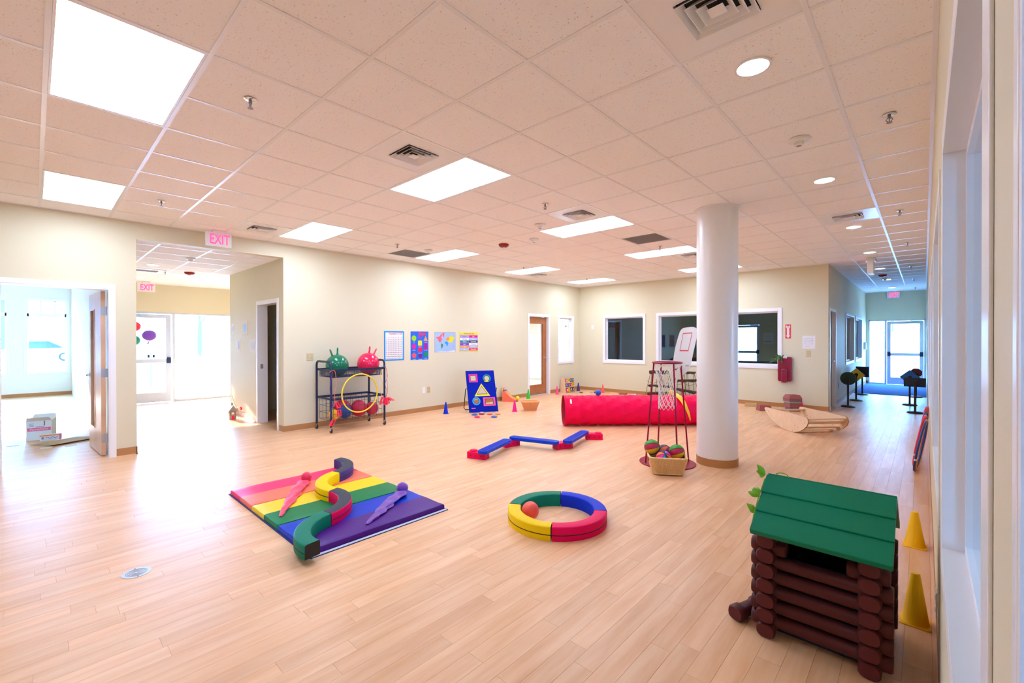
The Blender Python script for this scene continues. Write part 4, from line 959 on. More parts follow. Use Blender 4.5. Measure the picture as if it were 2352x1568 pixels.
def path_block(label, c_, ang_, stud=None, L_=0.255, W_=0.135, h_=0.085):
    e = thing('path_block', label, 'toy block', (c_[0], c_[1], 0), 'red blocks of the balance path'); a = R_(ang_); d = Vector((math.cos(a), math.sin(a), 0)); s_ = Vector((-d.y, d.x, 0))
    fr = Frame((c_[0], c_[1], 0), d, s_, (0, 0, 1))
    MB().prism(rrect(-L_/2, -W_/2, L_/2, W_/2, 0.012), fr, 0, h_).build('block', 'block_red', e, bev=0.005)
    for k_ in (-0.075, 0.0, 0.075):
        for sd in (-1, 1): MB().cyl(fr.p(k_, sd*(W_/2-0.002), h_*0.5), fr.p(k_, sd*(W_/2+0.0012), h_*0.5), 0.011, n=12).build('peg_hole', 'hoop_maroon', e)
    for sd in (-1, 1): MB().cyl(fr.p(sd*(L_/2-0.002), 0, h_*0.5), fr.p(sd*(L_/2+0.0012), 0, h_*0.5), 0.011, n=12).build('peg_hole', 'hoop_maroon', e)
    if stud is not None:
        o = MB().lathe([(0.048, 0), (0.048, 0.012), (0.044, 0.015)], tuple(fr.p(stud, 0, h_)), 24).build('stud', 'block_red', e, smooth=True)
        MB().lathe([(0.012, 0.0145), (0.012, 0.0156)], tuple(fr.p(stud, 0, h_)), 14).build('stud_hole', 'hoop_maroon', o)
path_block('red block at the near end of the balance path', (-4.135, 3.825), 20, -0.065); path_block('red block under the first bend of the balance path', (-4.275, 4.57), 80)
path_block('red block under the second bend of the balance path', (-3.655, 4.965), 65); path_block('red block at the far end of the balance path', (-3.645, 5.735), 40, 0.065)
beam('blue beam at the near end of the balance path', (-3.985, 3.735), (-4.215, 4.465), 0.0865); beam('middle blue beam of the balance path', (-4.305, 4.60), (-3.60, 4.80), 0.0865); beam('blue beam at the far end of the balance path', (-3.545, 4.90), (-3.745, 5.66), 0.0865)
# ---- crawl tunnel
A = Vector((-4.62, 6.30, 0)); D_ = Vector((1.585, 1.545, 0)).normalized(); TR = 0.262; TL_ = 2.35
S_ = Vector((-D_.y, D_.x, 0))
e = thing('crawl_tunnel', 'long red fabric crawl tunnel lying behind the basketball stand', 'tunnel', (A.x, A.y, 0))
def tunnel_surface(r_in):
    v = []; n = 56; m_ = 120
    for i in range(m_+1):
        t = TL_*i/m_; ph = (t/0.235) % 1.0
        sag = 0.013*math.sin(PI*ph)
        for j in range(n):
            th = 2*PI*j/n; wr = 0.0075*math.sin(th*9+t*16)*math.sin(PI*ph)+0.005*math.sin(th*21-t*31+1.3)*math.sin(PI*ph)+0.004*math.sin(th*5-t*41)*math.sin(PI*ph)
            flat = 1.0
            r = TR-r_in-sag*(1 if r_in == 0 else 1)+wr
            v.append(A+D_*t+S_*math.cos(th)*r+Vector((0, 0, TR+math.sin(th)*r)))
    f = [(i*n+j, i*n+(j+1) % n, (i+1)*n+(j+1) % n, (i+1)*n+j) for i in range(m_) for j in range(n)]
    return v, f
v, f = tunnel_surface(0.0)
MB().add(v, f).build('cover', 'tunnel_red', e, smooth=True)
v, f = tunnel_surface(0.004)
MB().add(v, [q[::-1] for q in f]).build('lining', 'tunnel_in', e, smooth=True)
for i in range(11):
    t = TL_*i/10; MB().tube([A+D_*t+S_*math.cos(2*PI*j/48)*(TR-0.003)+Vector((0, 0, TR+math.sin(2*PI*j/48)*(TR-0.003))) for j in range(48)], 0.0055 if i in (0, 10) else 0.0045, 8, closed=True).build('spring_hoop', 'tunnel_red', e, smooth=True)
fr_t = Frame(A+D_*0.085-S_*0.20+Vector((0, 0, TR+0.178)), D_, (S_*0.60+Vector((0, 0, 0.80))).normalized(), (-S_*0.8+Vector((0, 0, 0.6))).normalized())
MB().prism([(0, -0.04), (0.028, -0.04), (0.028, 0.03), (0.014, 0.05), (0, 0.03)], fr_t, 0.0, 0.003).build('care_tag', 'paper', e)
# balls on the tunnel
bp = A+D_*0.62+S_*0.05+Vector((0, 0, 2*TR+0.035))
e = thing('scarf_ball', 'blue scarf ball resting on top of the red tunnel', 'scarf ball', bp)
mb = MB().sphere(bp, 0.052, 24, 16); mb.build('ball', 'scarf_blue', e, smooth=True)
mb = MB().tube([bp+Vector((-0.03, 0.03, 0.01)), bp+Vector((-0.075, 0.055, 0.006)), bp+Vector((-0.10, 0.07, -0.004)), bp+Vector((-0.14, 0.09, -0.02))], [0.03, 0.016, 0.02, 0.006], 10); mb.build('tail', 'navy', e, smooth=True)
yb = A+D_*1.93+Vector((0, 0, TR))
def on_t(t, th, r=TR+0.006): return A+D_*t+(-S_)*math.sin(th)*r+Vector((0, 0, TR+math.cos(th)*r))
e = thing('scarf_ball', 'yellow scarf ball draped over the red tunnel near the pillar', 'scarf ball', on_t(1.90, 0.1))
mb = MB().sphere(on_t(1.90, 0.02, TR+0.045), 0.05, 24, 16, sz=0.9); mb.build('ball', 'scarf_yellow', e, smooth=True)
P = [on_t(1.92+0.22*s, -0.05+2.2*s, TR+0.016*(1-s)+0.010) for s in [k_/14 for k_ in range(15)]]
mb = MB(); v = []; n = 12
for i, c_ in enumerate(P):
    s_ = i/14; d = (P[min(i+1, 14)]-P[max(i-1, 0)]).normalized(); nr = (c_-(A+D_*((c_-A).dot(D_))+Vector((0, 0, TR)))).normalized(); sd = d.cross(nr); wd = 0.055*(1-s_)+0.008
    for j in range(n):
        t = 2*PI*j/n; v.append(c_+sd*math.cos(t)*wd*(1+0.12*math.sin(3*t+i))+nr*math.sin(t)*0.011)
f = [(i*n+j, i*n+(j+1) % n, (i+1)*n+(j+1) % n, (i+1)*n+j) for i in range(14) for j in range(n)]+[tuple(range(n-1, -1, -1)), tuple(14*n+j for j in range(n))]
mb.add(v, f).build('tail', 'scarf_yellow', e, smooth=True)

# ---- basketball stand
BX, BY = -2.285, 5.23
e = thing('basketball_stand', 'child-size basketball stand with dark red legs and white backboard', 'basketball stand', (BX, BY, 0))
MB().ringprism(circ(0, 0, 0.325, 48), circ(0, 0, 0.20, 48), FZ(0, BX, BY), 0.0, 0.012).build('base_ring', 'hoop_maroon', e, smooth=True, bev=0.003)
RZ = 1.215; rr_ = 0.168
MB().tube([(BX+rr_*math.cos(2*PI*i/40), BY+rr_*math.sin(2*PI*i/40), RZ) for i in range(40)], 0.011, 10, closed=True).build('rim', 'hoop_maroon', e, smooth=True)
va = math.atan2(BY, BX); rt = Vector((math.cos(YAW), math.sin(YAW), 0)); fw_ = Vector((-math.sin(YAW), math.cos(YAW), 0))
v_f = Vector((BX, BY, 0)).normalized(); v_r = Vector((v_f.y, -v_f.x, 0))
for an in (25, 115, 205, 295):
    c_, s_ = math.cos(R_(an)), math.sin(R_(an)); d = v_r*c_+v_f*s_
    MB().tube([Vector((BX, BY, RZ))+d*rr_, Vector((BX, BY, 0.008))+d*0.272], 0.0095, 10).build('leg', 'hoop_maroon', e, smooth=True)
# net: crossing cords
nn = 12; rows = [(0.160, RZ-0.02), (0.140, RZ-0.08), (0.125, RZ-0.16), (0.108, RZ-0.24), (0.10, RZ-0.32), (0.098, RZ-0.40), (0.102, RZ-0.47), (0.10, RZ-0.53)]
mb = MB()
for i in range(nn):
    for s_ in (-1, 1):
        P = []
        for k_, (r_, z_) in enumerate(rows):
            t = 2*PI*(i+s_*0.5*(k_ % 2)*1.0)/nn; P.append((BX+r_*math.cos(t), BY+r_*math.sin(t), z_))
        mb.tube(P, 0.0034, 5)
    t = 2*PI*(i+0.5)/nn; mb.tube([(BX+rr_*math.cos(t-0.13), BY+rr_*math.sin(t-0.13), RZ-0.01), (BX+0.160*math.cos(t), BY+0.160*math.sin(t), RZ-0.03), (BX+rr_*math.cos(t+0.13), BY+rr_*math.sin(t+0.13), RZ-0.01)], 0.003, 5)
    t = 2*PI*i/nn; mb.tube([(BX+0.10*math.cos(t-0.26), BY+0.10*math.sin(t-0.26), RZ-0.53), (BX+0.10*math.cos(t), BY+0.10*math.sin(t), RZ-0.565), (BX+0.10*math.cos(t+0.26), BY+0.10*math.sin(t+0.26), RZ-0.53)], 0.003, 5)
o = mb.build('net', 'net', e); o['kind'] = 'stuff'
# backboard leaning back behind the rim
bo = Vector((-2.19, 5.46, 1.05)); br_ = Vector((0.9555, 0.2951, 0.0)); bu = Vector((-0.0948, 0.307, 0.947)); bn = Vector((0.2795, -0.9048, 0.3213))
fbd = Frame(bo, br_, bu, bn)
out = [(0.006, -0.004), (-0.06, 0.005), (-0.118, 0.055), (-0.117, 0.176), (-0.101, 0.337), (-0.069, 0.495), (-0.035, 0.615), (0.047, 0.633), (0.12, 0.638), (0.165, 0.60), (0.151, 0.48), (0.118, 0.305), (0.087, 0.097)]
def smooth_poly(P, it=3):
    for _ in range(it): P = [q for i in range(len(P)) for q in ((P[i][0]*0.75+P[(i+1) % len(P)][0]*0.25, P[i][1]*0.75+P[(i+1) % len(P)][1]*0.25), (P[i][0]*0.25+P[(i+1) % len(P)][0]*0.75, P[i][1]*0.25+P[(i+1) % len(P)][1]*0.75))]
    return P
bb = MB().prism(smooth_poly(out, 2), fbd, -0.006, 0.006).build('backboard', 'backboard', e, smooth=True)
mb = MB(); q = 0.006
for q4 in ([(-0.043, 0.312), (0.061, 0.313), (0.061, 0.325), (-0.041, 0.324)], [(-0.010, 0.542), (0.099, 0.549), (0.099, 0.561), (-0.008, 0.554)], [(-0.042, 0.324), (-0.037, 0.324), (-0.005, 0.543), (-0.010, 0.543)], [(0.056, 0.324), (0.061, 0.324), (0.099, 0.55), (0.094, 0.55)]): mb.prism(q4, fbd, 0.0062, 0.0072)
mb.build('target_square', 'red_sign', bb)
MB().fbox(fbd, 0.03, 0.115, 0.0062, 0.07, 0.135, 0.0072).build('badge', 'c_grey', bb)
MB().tube([Vector((BX, BY, RZ))+(bo-Vector((BX, BY, RZ))).normalized()*0.16, fbd.p(-0.01, 0.12, -0.01)], 0.009, 8).build('bracket', 'hoop_maroon', e)

# ---- wicker baskets
def basket(label, cx, cy, rz, L_, W_, h_, m_, flare=0.045, slots=True, group=None):
    e = thing('wicker_basket', label, 'basket', (cx, cy, 0)); d = Vector((math.cos(rz), math.sin(rz), 0)); s_ = Vector((-d.y, d.x, 0)); fr = Frame((cx, cy, 0), d, s_, (0, 0, 1))
    prof = [(0.0, 0.0), (0.25, 0.012), (0.6, 0.03), (1.0, flare)]
    def loop(t, inset, z):
        fl_ = flare*t
        return [(a, b) for a, b in rrect(-L_/2-fl_+inset, -W_/2-fl_*0.8+inset, L_/2+fl_-inset, W_/2+fl_*0.8-inset, 0.05, 5)]
    mb = MB(); v = []; n = 24; lv = [0, 0.2, 0.4, 0.6, 0.8, 1.0]
    for t in lv: v += [fr.p(a, b, 0.004+h_*t) for a, b in loop(t, 0.004, 0)]
    f = [(i*n+j, i*n+(j+1) % n, (i+1)*n+(j+1) % n, (i+1)*n+j) for i in range(len(lv)-1) for j in range(n)]; k_ = len(v)
    for t in lv[::-1]: v += [fr.p(a, b, 0.012+(h_-0.008)*t) for a, b in loop(t, 0.010, 0)]
    f += [(k_+i*n+j, k_+i*n+(j+1) % n, k_+(i+1)*n+(j+1) % n, k_+(i+1)*n+j) for i in range(len(lv)-1) for j in range(n)]
    f += [((len(lv)-1)*n+j, (len(lv)-1)*n+(j+1) % n, k_+(j+1) % n, k_+j) for j in range(n)]
    f += [tuple(range(n-1, -1, -1)), tuple(k_+(len(lv)-1)*n+j for j in range(n))]
    mb.add(v, f).build('body', m_, e, smooth=True)
    # upright canes round the outside
    mb = MB(); per = []
    lo, hi = loop(0.02, -0.001, 0), loop(1.0, -0.001, 0)
    def resample(P, N_):
        L = [0]; 
        for i in range(len(P)): L.append(L[-1]+math.hypot(P[(i+1) % len(P)][0]-P[i][0], P[(i+1) % len(P)][1]-P[i][1]))
        out_ = []; i = 0
        for q in range(N_):
            t = L[-1]*q/N_
            while L[i+1] < t: i += 1
            k2 = (t-L[i])/max(1e-9, L[i+1]-L[i]); A0, B0 = P[i], P[(i+1) % len(P)]; out_.append((A0[0]+(B0[0]-A0[0])*k2, A0[1]+(B0[1]-A0[1])*k2))
        return out_
    N_ = 88; a_, b_ = resample(lo, N_), resample(hi, N_)
    for i in range(N_): mb.tube([fr.p(*a_[i], 0.006), fr.p(*b_[i], h_)], 0.0032, 5)
    o = mb.build('canes', m_, e); o['kind'] = 'stuff'
    P = [fr.p(a, b, h_+0.004) for a, b in loop(1.0, 0.004, 0)]; MB().tube(P, 0.010, 8, closed=True).build('rim', m_, e, smooth=True)
    P = [fr.p(a, b, 0.007) for a, b in loop(0.0, 0.0, 0)]; MB().tube(P, 0.006, 8, closed=True).build('foot_band', m_, e, smooth=True)
    if slots:
        for sd in (-1, 1): MB().fbox(fr, sd*(L_/2+flare*0.8)-0.006, -0.045, h_*0.70, sd*(L_/2+flare*0.8)+0.006, 0.045, h_*0.86).build('hand_hole', 'hole_shade', e)  # black block imitates the shade of an open hand hole
    return e
basket('wicker basket holding small basketballs at the foot of the hoop', -2.118, 4.835, R_(32), 0.32, 0.26, 0.18, 'wicker', 0.042).location.z = 0.0125
cols_a = ['pgb_blue', 'pgb_green', 'pgb_crimson', 'pgb_yellow', 'pgb_blue', 'pgb_green', 'pgb_crimson', 'pgb_yellow']
mat('pgb_blue', (0.005, 0.10, 0.55), 0.45); mat('pgb_green', (0.005, 0.33, 0.01), 0.45); mat('pgb_crimson', (0.48, 0.004, 0.05), 0.45); mat('pgb_yellow', (0.75, 0.42, 0.01), 0.45)
mat('pgb_orange', (0.92, 0.16, 0.05), 0.45); mat('pgb_pink', (0.85, 0.0, 0.30), 0.45); mat('pgb_cyan', (0.01, 0.38, 0.75), 0.45); mat('pgb_plum', (0.05, 0.012, 0.09), 0.45)
def mini_ball(label, c_, r, cols_, rot):
    e = thing('mini_basketball', label, 'ball', c_, 'balls in the wicker basket'); n = len(cols_)
    ob = MB().sphere((0, 0, 0), r, n*6, 18, fn=lambda u, v_: int(u*n) % n).build('panels', cols_, e, smooth=True, local=True); ob.rotation_euler = rot
    mb = MB()
    for i in range(n//2): t = 2*PI*i/n; mb.tube([(math.cos(a)*math.cos(t)*r, math.cos(a)*math.sin(t)*r, math.sin(a)*r) for a in [2*PI*k_/40 for k_ in range(40)]], 0.0022, 6, closed=True)
    o = mb.build('seams', 'seam_black', e, local=True); o.rotation_euler = rot
    return e
mini_ball('mini basketball with blue, green and crimson panels at the left of the basket', (-2.285, 4.82, 0.262), 0.085, ['pgb_green', 'pgb_crimson', 'pgb_yellow', 'pgb_blue']*2, (0.1, 1.30, 0.45))
mini_ball('mini basketball with pink, cyan and orange panels in front', (-2.125, 4.775, 0.170), 0.086, ['pgb_orange', 'pgb_pink', 'pgb_cyan', 'pgb_plum']*2, (0.55, 0.55, 0.0))
mini_ball('mini basketball with blue and green panels at the right of the basket', (-2.05, 4.945, 0.222), 0.085, ['pgb_green', 'pgb_crimson', 'pgb_yellow', 'pgb_blue']*2, (0.15, 1.25, 0.55))
mini_ball('mini basketball mostly hidden behind the pink one', (-2.215, 4.985, 0.192), 0.080, ['pgb_orange', 'pgb_pink', 'pgb_cyan', 'pgb_plum']*2, (0.5, 0.4, 1.2))
mini_ball('orange mini basketball low in the right of the basket', (-1.985, 4.86, 0.098), 0.068, ['pgb_orange', 'pgb_crimson', 'pgb_orange', 'pgb_yellow']*2, (1.2, 0.1, 0.1))

# ------------------------------------------------------------------ ball cart by the left wall
CF, CR_, CY0, CY1 = -6.965, -7.495, 3.245, 4.205
e = thing('ball_cart', 'navy metal ball cart on casters by the left wall', 'cart', ((CF+CR_)/2, (CY0+CY1)/2, 0))
for y in (CY0, CY1):
    P = [(CF, y, 0.085), (CF, y, 0.55), (CF, y, 1.06)]+[(CF-0.07+0.07*math.cos(t), y, 1.07+0.07*math.sin(t)) for t in [PI/2*k_/6 for k_ in range(1, 7)]]
    P += [(CR_+0.07-0.07*math.sin(t), y, 1.07+0.07*math.cos(t)) for t in [PI/2*k_/6 for k_ in range(0, 7)]]+[(CR_, y, 0.55), (CR_, y, 0.085)]
    MB().tube(P, 0.018, 10).build('end_frame', 'navy', e, smooth=True)
for z in (1.0, 0.535):
    for x in (CF, CR_): MB().box(x-0.008, CY0, z-0.018, x+0.008, CY1, z+0.018).build('rail', 'navy', e)
    for y in (CY0+0.02, CY1-0.02): MB().box(CR_, y-0.006, z-0.014, CF, y+0.006, z+0.014).build('side_rail', 'navy', e)
def wire_tray(nm, z0, z1, dz, ds, r, inset):
    mb = MB(); x0, x1, y0, y1 = CR_+inset, CF-inset, CY0+0.03+inset, CY1-0.03-inset
    nz = max(1, round((z1-z0)/dz))
    for k_ in range(nz+1):
        z = z0+(z1-z0)*k_/nz; mb.tube([(x0, y0, z), (x1, y0, z), (x1, y1, z), (x0, y1, z)], r, 5, closed=True)
    n = round((y1-y0)/ds)
    for k_ in range(n+1): y = y0+(y1-y0)*k_/n; mb.tube([(x0, y, z1), (x0, y, z0), (x1, y, z0), (x1, y, z1)], r, 5)
    n = round((x1-x0)/ds)
    for k_ in range(n+1): x = x0+(x1-x0)*k_/n; mb.tube([(x, y0, z1), (x, y0, z0), (x, y1, z0), (x, y1, z1)], r, 5)
    o = mb.build(nm, 'navy', e); o['kind'] = 'stuff'; return o
wire_tray('wire_tray', 0.885, 0.99, 0.022, 0.020, 0.0030, 0.012); wire_tray('wire_basket', 0.175, 0.52, 0.115, 0.115, 0.0028, 0.012)
for x in (CF, CR_):
    for y in (CY0, CY1):
        o = MB().cyl((x-0.004, y-0.012, 0.036), (x-0.004, y+0.012, 0.036), 0.036, n=20).build('caster_wheel', 'black', e, bev=0.003)
        MB().box(x-0.022, y-0.017, 0.034, x+0.02, y-0.0125, 0.088).box(x-0.022, y+0.0125, 0.034, x+0.02, y+0.017, 0.088).box(x-0.022, y-0.017, 0.084, x+0.02, y+0.017, 0.09).build('caster_fork', 'chrome', o)
def hop_ball(label, c_, r, m_, tilt):
    e = thing('hopper_ball', label, 'hopper ball', (c_[0], c_[1], c_[2]-r))
    MB().sphere(c_, r, 36, 24).build('ball', m_, e, smooth=True)
    for s_, t in tilt:
        d = Vector((0.0, s_, t)).normalized(); b_ = Vector(c_)+d*(r*0.95); d2 = Vector((0.05, s_*0.8, t)).normalized()
        MB().tube([b_, b_+d2*0.045, b_+d2*0.10, b_+d2*0.125], [0.020, 0.014, 0.015, 0.008], 10).build('horn_grip', m_, e, smooth=True)
hop_ball('green hopper ball with two horns on the cart', (-7.23, 3.475, 0.888+0.182), 0.182, 'hop_green', [(-0.52, 1.0), (0.02, 1.0)])
hop_ball('hot pink hopper ball with two horns on the cart', (-7.23, 4.045, 0.888+0.19), 0.190, 'hop_pink', [(0.10, 1.0), (0.66, 1.0)])
for l, y, z, r, x, m_ in [('yellow playground ball at the left end of the cart basket', 3.355, 0.27, 0.085, -7.1, 'pg_yellow'), ('dark blue playground ball in the cart basket', 3.54, 0.298, 0.115, -7.10, 'pg_blue'), ('large dark red ball behind the blue one in the cart', 3.62, 0.330, 0.140, -7.34, 'pg_red'),
                         ('large dark red ball in the middle of the cart basket', 3.805, 0.318, 0.135, -7.12, 'pg_red'), ('red playground ball at the right end of the cart basket', 4.05, 0.298, 0.112, -7.12, 'pg_red'), ('dark red ball at the back of the cart basket', 3.92, 0.308, 0.125, -7.35, 'pg_red')]:
    tag(MB().sphere((x, y, 0.184+r), r, 28, 18).build('playground_ball', m_, smooth=True), l, 'ball', 'balls in the lower cart basket')
def hoop(name, label, c_, r, ax_r, ax_u, m_, group=None, band=None, tr=0.0115):
    c_ = Vector(c_); ax_r = Vector(ax_r).normalized(); ax_u = Vector(ax_u).normalized(); e = thing(name, label, 'hula hoop', c_, group)
    MB().tube([c_+ax_r*math.cos(2*PI*i/56)*r+ax_u*math.sin(2*PI*i/56)*r for i in range(56)], tr, 10, closed=True).build('tube', m_, e, smooth=True)
    MB().tube([c_+ax_r*math.cos(t)*r+ax_u*math.sin(t)*r for t in [(band or 3.3)+0.02*k_ for k_ in range(5)]], tr+0.0012, 10).build('joint_sleeve', 'white_plastic', e, smooth=True)
hoop('hula_hoop', 'yellow hula hoop hung on the front of the ball cart', (-6.930, 3.725, 0.605), 0.318, (0, 1, 0), (0.02, 0, 1), 'hoop_yellow')
# jump ropes
def jump_rope(label, P, m_, hands):
    e = thing('jump_rope', label, 'jump rope', P[0]); pts = [Vector(p) for p in P]; fine = []
    for i in range(len(pts)-1):
        p0, p1, p2, p3 = pts[max(i-1, 0)], pts[i], pts[i+1], pts[min(i+2, len(pts)-1)]
        for k_ in range(6):
            t = k_/6; fine.append(0.5*((2*p1)+(-p0+p2)*t+(2*p0-5*p1+4*p2-p3)*t*t+(-p0+3*p1-3*p2+p3)*t**3))
    fine.append(pts[-1]); MB().tube(fine, 0.0042, 6).build('cord', m_, e, smooth=True)
    for a, b in hands:
        a, b = Vector(a), Vector(b); d = (b-a).normalized(); s_ = d.orthogonal().normalized()
        mb = MB(); mb.tube([a, a.lerp(b, 0.3), a.lerp(b, 0.75), b], [0.013, 0.017, 0.016, 0.020], 10)
        mb.build('grip', 'handle_red', e, smooth=True)
        fr_ = Frame(a.lerp(b, 0.5), d, Vector((0, 1, 0)), Vector((1, 0, 0)))
        MB().ringprism(rrect(-0.055, 0.0, 0.055, 0.055, 0.012), rrect(-0.040, 0.014, 0.040, 0.042, 0.008), fr_, -0.009, 0.009).build('guard', 'handle_red', e)
xf = CF+0.03
jump_rope('orange jump rope hanging at the left post of the cart', [(xf, 3.20, 0.98), (xf, 3.29, 1.0), (xf+0.01, 3.31, 0.80), (xf+0.01, 3.285, 0.62), (xf+0.01, 3.29, 0.49)], 'rope_orange', [((xf+0.01, 3.29, 0.49), (xf+0.02, 3.33, 0.40))])
jump_rope('purple jump rope hanging at the left post of the cart', [(xf, 3.26, 0.99), (xf+0.005, 3.23, 0.86), (xf+0.01, 3.21, 0.68), (xf+0.01, 3.27, 0.52), (xf+0.01, 3.22, 0.36), (xf+0.01, 3.25, 0.25)], 'rope_purple', [((xf+0.02, 3.33, 0.37), (xf+0.02, 3.335, 0.26)), ((xf+0.015, 3.25, 0.22), (xf+0.015, 3.20, 0.13))])
jump_rope('pink and blue twisted jump rope at the right post of the cart', [(xf, 4.13, 1.02), (xf, 4.20, 1.04), (xf, 4.245, 0.86), (xf, 4.20, 0.72), (xf, 4.235, 0.58), (xf, 4.20, 0.47)], 'rope_blue', [((xf, 4.20, 0.46), (xf+0.01, 4.185, 0.35)), ((xf, 4.255, 0.47), (xf+0.01, 4.31, 0.43))])
jump_rope('yellow jump rope looped at the right end of the cart', [(xf-0.01, 4.15, 0.98), (xf-0.01, 4.11, 0.86), (xf-0.01, 4.16, 0.72), (xf-0.01, 4.12, 0.60), (xf-0.01, 4.15, 0.50)], 'rope_yellow', [((xf-0.01, 4.15, 0.50), (xf, 4.10, 0.37))])
jump_rope('coral jump rope hanging down the right post of the cart', [(xf+0.01, 4.17, 1.03), (xf+0.01, 4.225, 0.97), (xf+0.01, 4.23, 0.80), (xf+0.01, 4.245, 0.62), (xf+0.01, 4.21, 0.48)], 'rope_orange', [((xf+0.01, 4.21, 0.48), (xf+0.015, 4.225, 0.37))])

# ------------------------------------------------------------------ bean bag board
B0, B1 = Vector((-6.77, 6.026, 0.0)), Vector((-6.475, 6.557, 0.0)); bw = (B1-B0).length; br2 = (B1-B0).normalized(); bk = Vector((-br2.y, br2.x, 0))
bu2 = (Vector((0, 0, 0.815))+bk*0.36).normalized(); bh = 0.90; bn2 = br2.cross(bu2).normalized()
fb_ = Frame(B0+Vector((0, 0, 0.012)), br2, bu2, bn2)
e = thing('bean_bag_board', 'blue fabric bean bag toss board with five coloured holes', 'toss game', B0)
# fabric panel with real holes: build as strips round the openings
holes = [('sq', 0.145, 0.735, 0.075, 0.075, 'c_magenta'), ('ci', 0.44, 0.725, 0.072, 0.072, 'c_teal'), ('tr', 0.305, 0.46, 0.11, 0.10, 'c_yellow'), ('ci', 0.165, 0.235, 0.070, 0.070, 'c_sky'), ('re', 0.44, 0.215, 0.105, 0.075, 'c_bubble')]
def hole_poly(h, k_):
    t, cx, cy, a, b, _ = h
    if t == 'sq' or t == 're': return [(cx-a*k_[0], cy-b*k_[1]), (cx+a*k_[0], cy-b*k_[1]), (cx+a*k_[0], cy+b*k_[1]), (cx-a*k_[0], cy+b*k_[1])]
    if t == 'ci': return circ(cx, cy, a*k_[0], 28, b*k_[1])
    return [(cx-a*1.25*k_[0], cy-b*k_[1]), (cx+a*1.25*k_[0], cy-b*k_[1]), (cx, cy+b*1.25*k_[1])]
cell_x = [0, 0.0, bw]; mbp = MB()
regions = {0: (0.0, 0.615, 0.30, bh), 1: (0.30, 0.615, bw, bh), 2: (0.0, 0.34, bw, 0.615), 3: (0.0, 0.0, 0.30, 0.34), 4: (0.30, 0.0, bw, 0.34)}
for i, h in enumerate(holes):
    x0, y0, x1, y1 = regions[i]; P = hole_poly(h, (0.98, 0.98)); n = len(P); cx, cy = h[1], h[2]
    Q = []
    for (px, py) in P:      # push each rim vertex out to the region's edge along its ray
        dx, dy = px-cx, py-cy; t = min([(x1-cx)/dx if dx > 1e-9 else (x0-cx)/dx if dx < -1e-9 else 1e9, (y1-cy)/dy if dy > 1e-9 else (y0-cy)/dy if dy < -1e-9 else 1e9]); Q.append([cx+dx*t, cy+dy*t])
    # insert the region corners
    outer, inner = [], []
    cs = [(x1, y1), (x0, y1), (x0, y0), (x1, y0)]
    for k_ in range(n):
        outer.append(tuple(Q[k_])); inner.append(P[k_]); a_, b_ = Q[k_], Q[(k_+1) % n]
        if abs(a_[0]-b_[0]) > 1e-6 and abs(a_[1]-b_[1]) > 1e-6:
            a0_, b0_ = math.atan2(a_[1]-cy, a_[0]-cx), math.atan2(b_[1]-cy, b_[0]-cx)
            cand = []
            for c2 in cs:
                t = math.atan2(c2[1]-cy, c2[0]-cx); rel, span = (t-a0_) % (2*PI), (b0_-a0_) % (2*PI)
                if rel < span: cand.append((rel, c2))
            for _, c2 in sorted(cand): outer.append(c2); inner.append(P[k_])
    mbp.ringprism(outer, inner, fb_, -0.003, 0.003)
panel = mbp.build('fabric_panel', 'fabric_blue', e)
for h in holes:
    MB().ringprism(hole_poly(h, (1.22, 1.22)), hole_poly(h, (0.86, 0.86)), fb_, 0.003, 0.006).build('hole_trim', h[5], panel)
    MB().ringprism(hole_poly(h, (0.86, 0.86)), hole_poly(h, (0.74, 0.74)), fb_, -0.002, 0.005).build('hole_binding', 'navy', panel)
MB().fbox(fb_, 0.05, 0.075, 0.003, 0.135, 0.095, 0.005).build('maker_tab', 'c_bubble', panel)
for q in (0.004, bw-0.004): MB().tube([fb_.p(q, 0, -0.008), fb_.p(q, bh, -0.008)], 0.009, 8).build('frame_tube', 'black_iron', e, smooth=True)
leg_t = [fb_.p(-0.03, 0.52, -0.012), fb_.p(-0.03, 0.515, -0.03)]
Lf, Rf = B0-br2*0.025+bk*0.43, B1+br2*0.025+bk*0.43
MB().tube([fb_.p(0.0, 0.515, -0.02), fb_.p(-0.03, 0.515, -0.022), Lf+Vector((0, 0, 0.05)), Lf+br2*0.03+Vector((0, 0, 0.011)), Rf-br2*0.03+Vector((0, 0, 0.011)), Rf+Vector((0, 0, 0.05)), fb_.p(bw+0.03, 0.515, -0.022), fb_.p(bw, 0.515, -0.02)], 0.009, 8).build('prop_leg', 'black_iron', e, smooth=True)
MB().tube([Lf+Vector((-0.0, 0, 0.22))-bk*0.07, fb_.p(0.02, 0.2, -0.01)], 0.004, 6).build('strap', 'black', e)
# bean bags
def bean_bag(label, x, y, m_, rz, s_=0.055, z=0.0):
    mb = MB(); n = 8; v = []; N1 = n+1
    for side in (1, -1):
        for i in range(N1):
            for j in range(N1):
                a, b = -1+2*i/n, -1+2*j/n; h = 0.019*(1-a*a)**0.6*(1-b*b)**0.6; X_ = a*s_*(1-0.08*b*b); Y_ = b*s_*(1-0.08*a*a)
                v.append((X_*math.cos(rz)-Y_*math.sin(rz), X_*math.sin(rz)+Y_*math.cos(rz), 0.012+side*h*(1.0 if side > 0 else 0.6)))
    f = []
    for k_, o_ in ((0, False), (1, True)):
        for i in range(n):
            for j in range(n):
                q = (k_*N1*N1+i*N1+j, k_*N1*N1+(i+1)*N1+j, k_*N1*N1+(i+1)*N1+j+1, k_*N1*N1+i*N1+j+1); f.append(q if not o_ else q[::-1])
    ob = tag(mb.add(v, f).build('bean_bag', m_, smooth=True), label, 'bean bag', 'bean bags at the foot of the blue board'); ob.location = (x, y, z); return ob
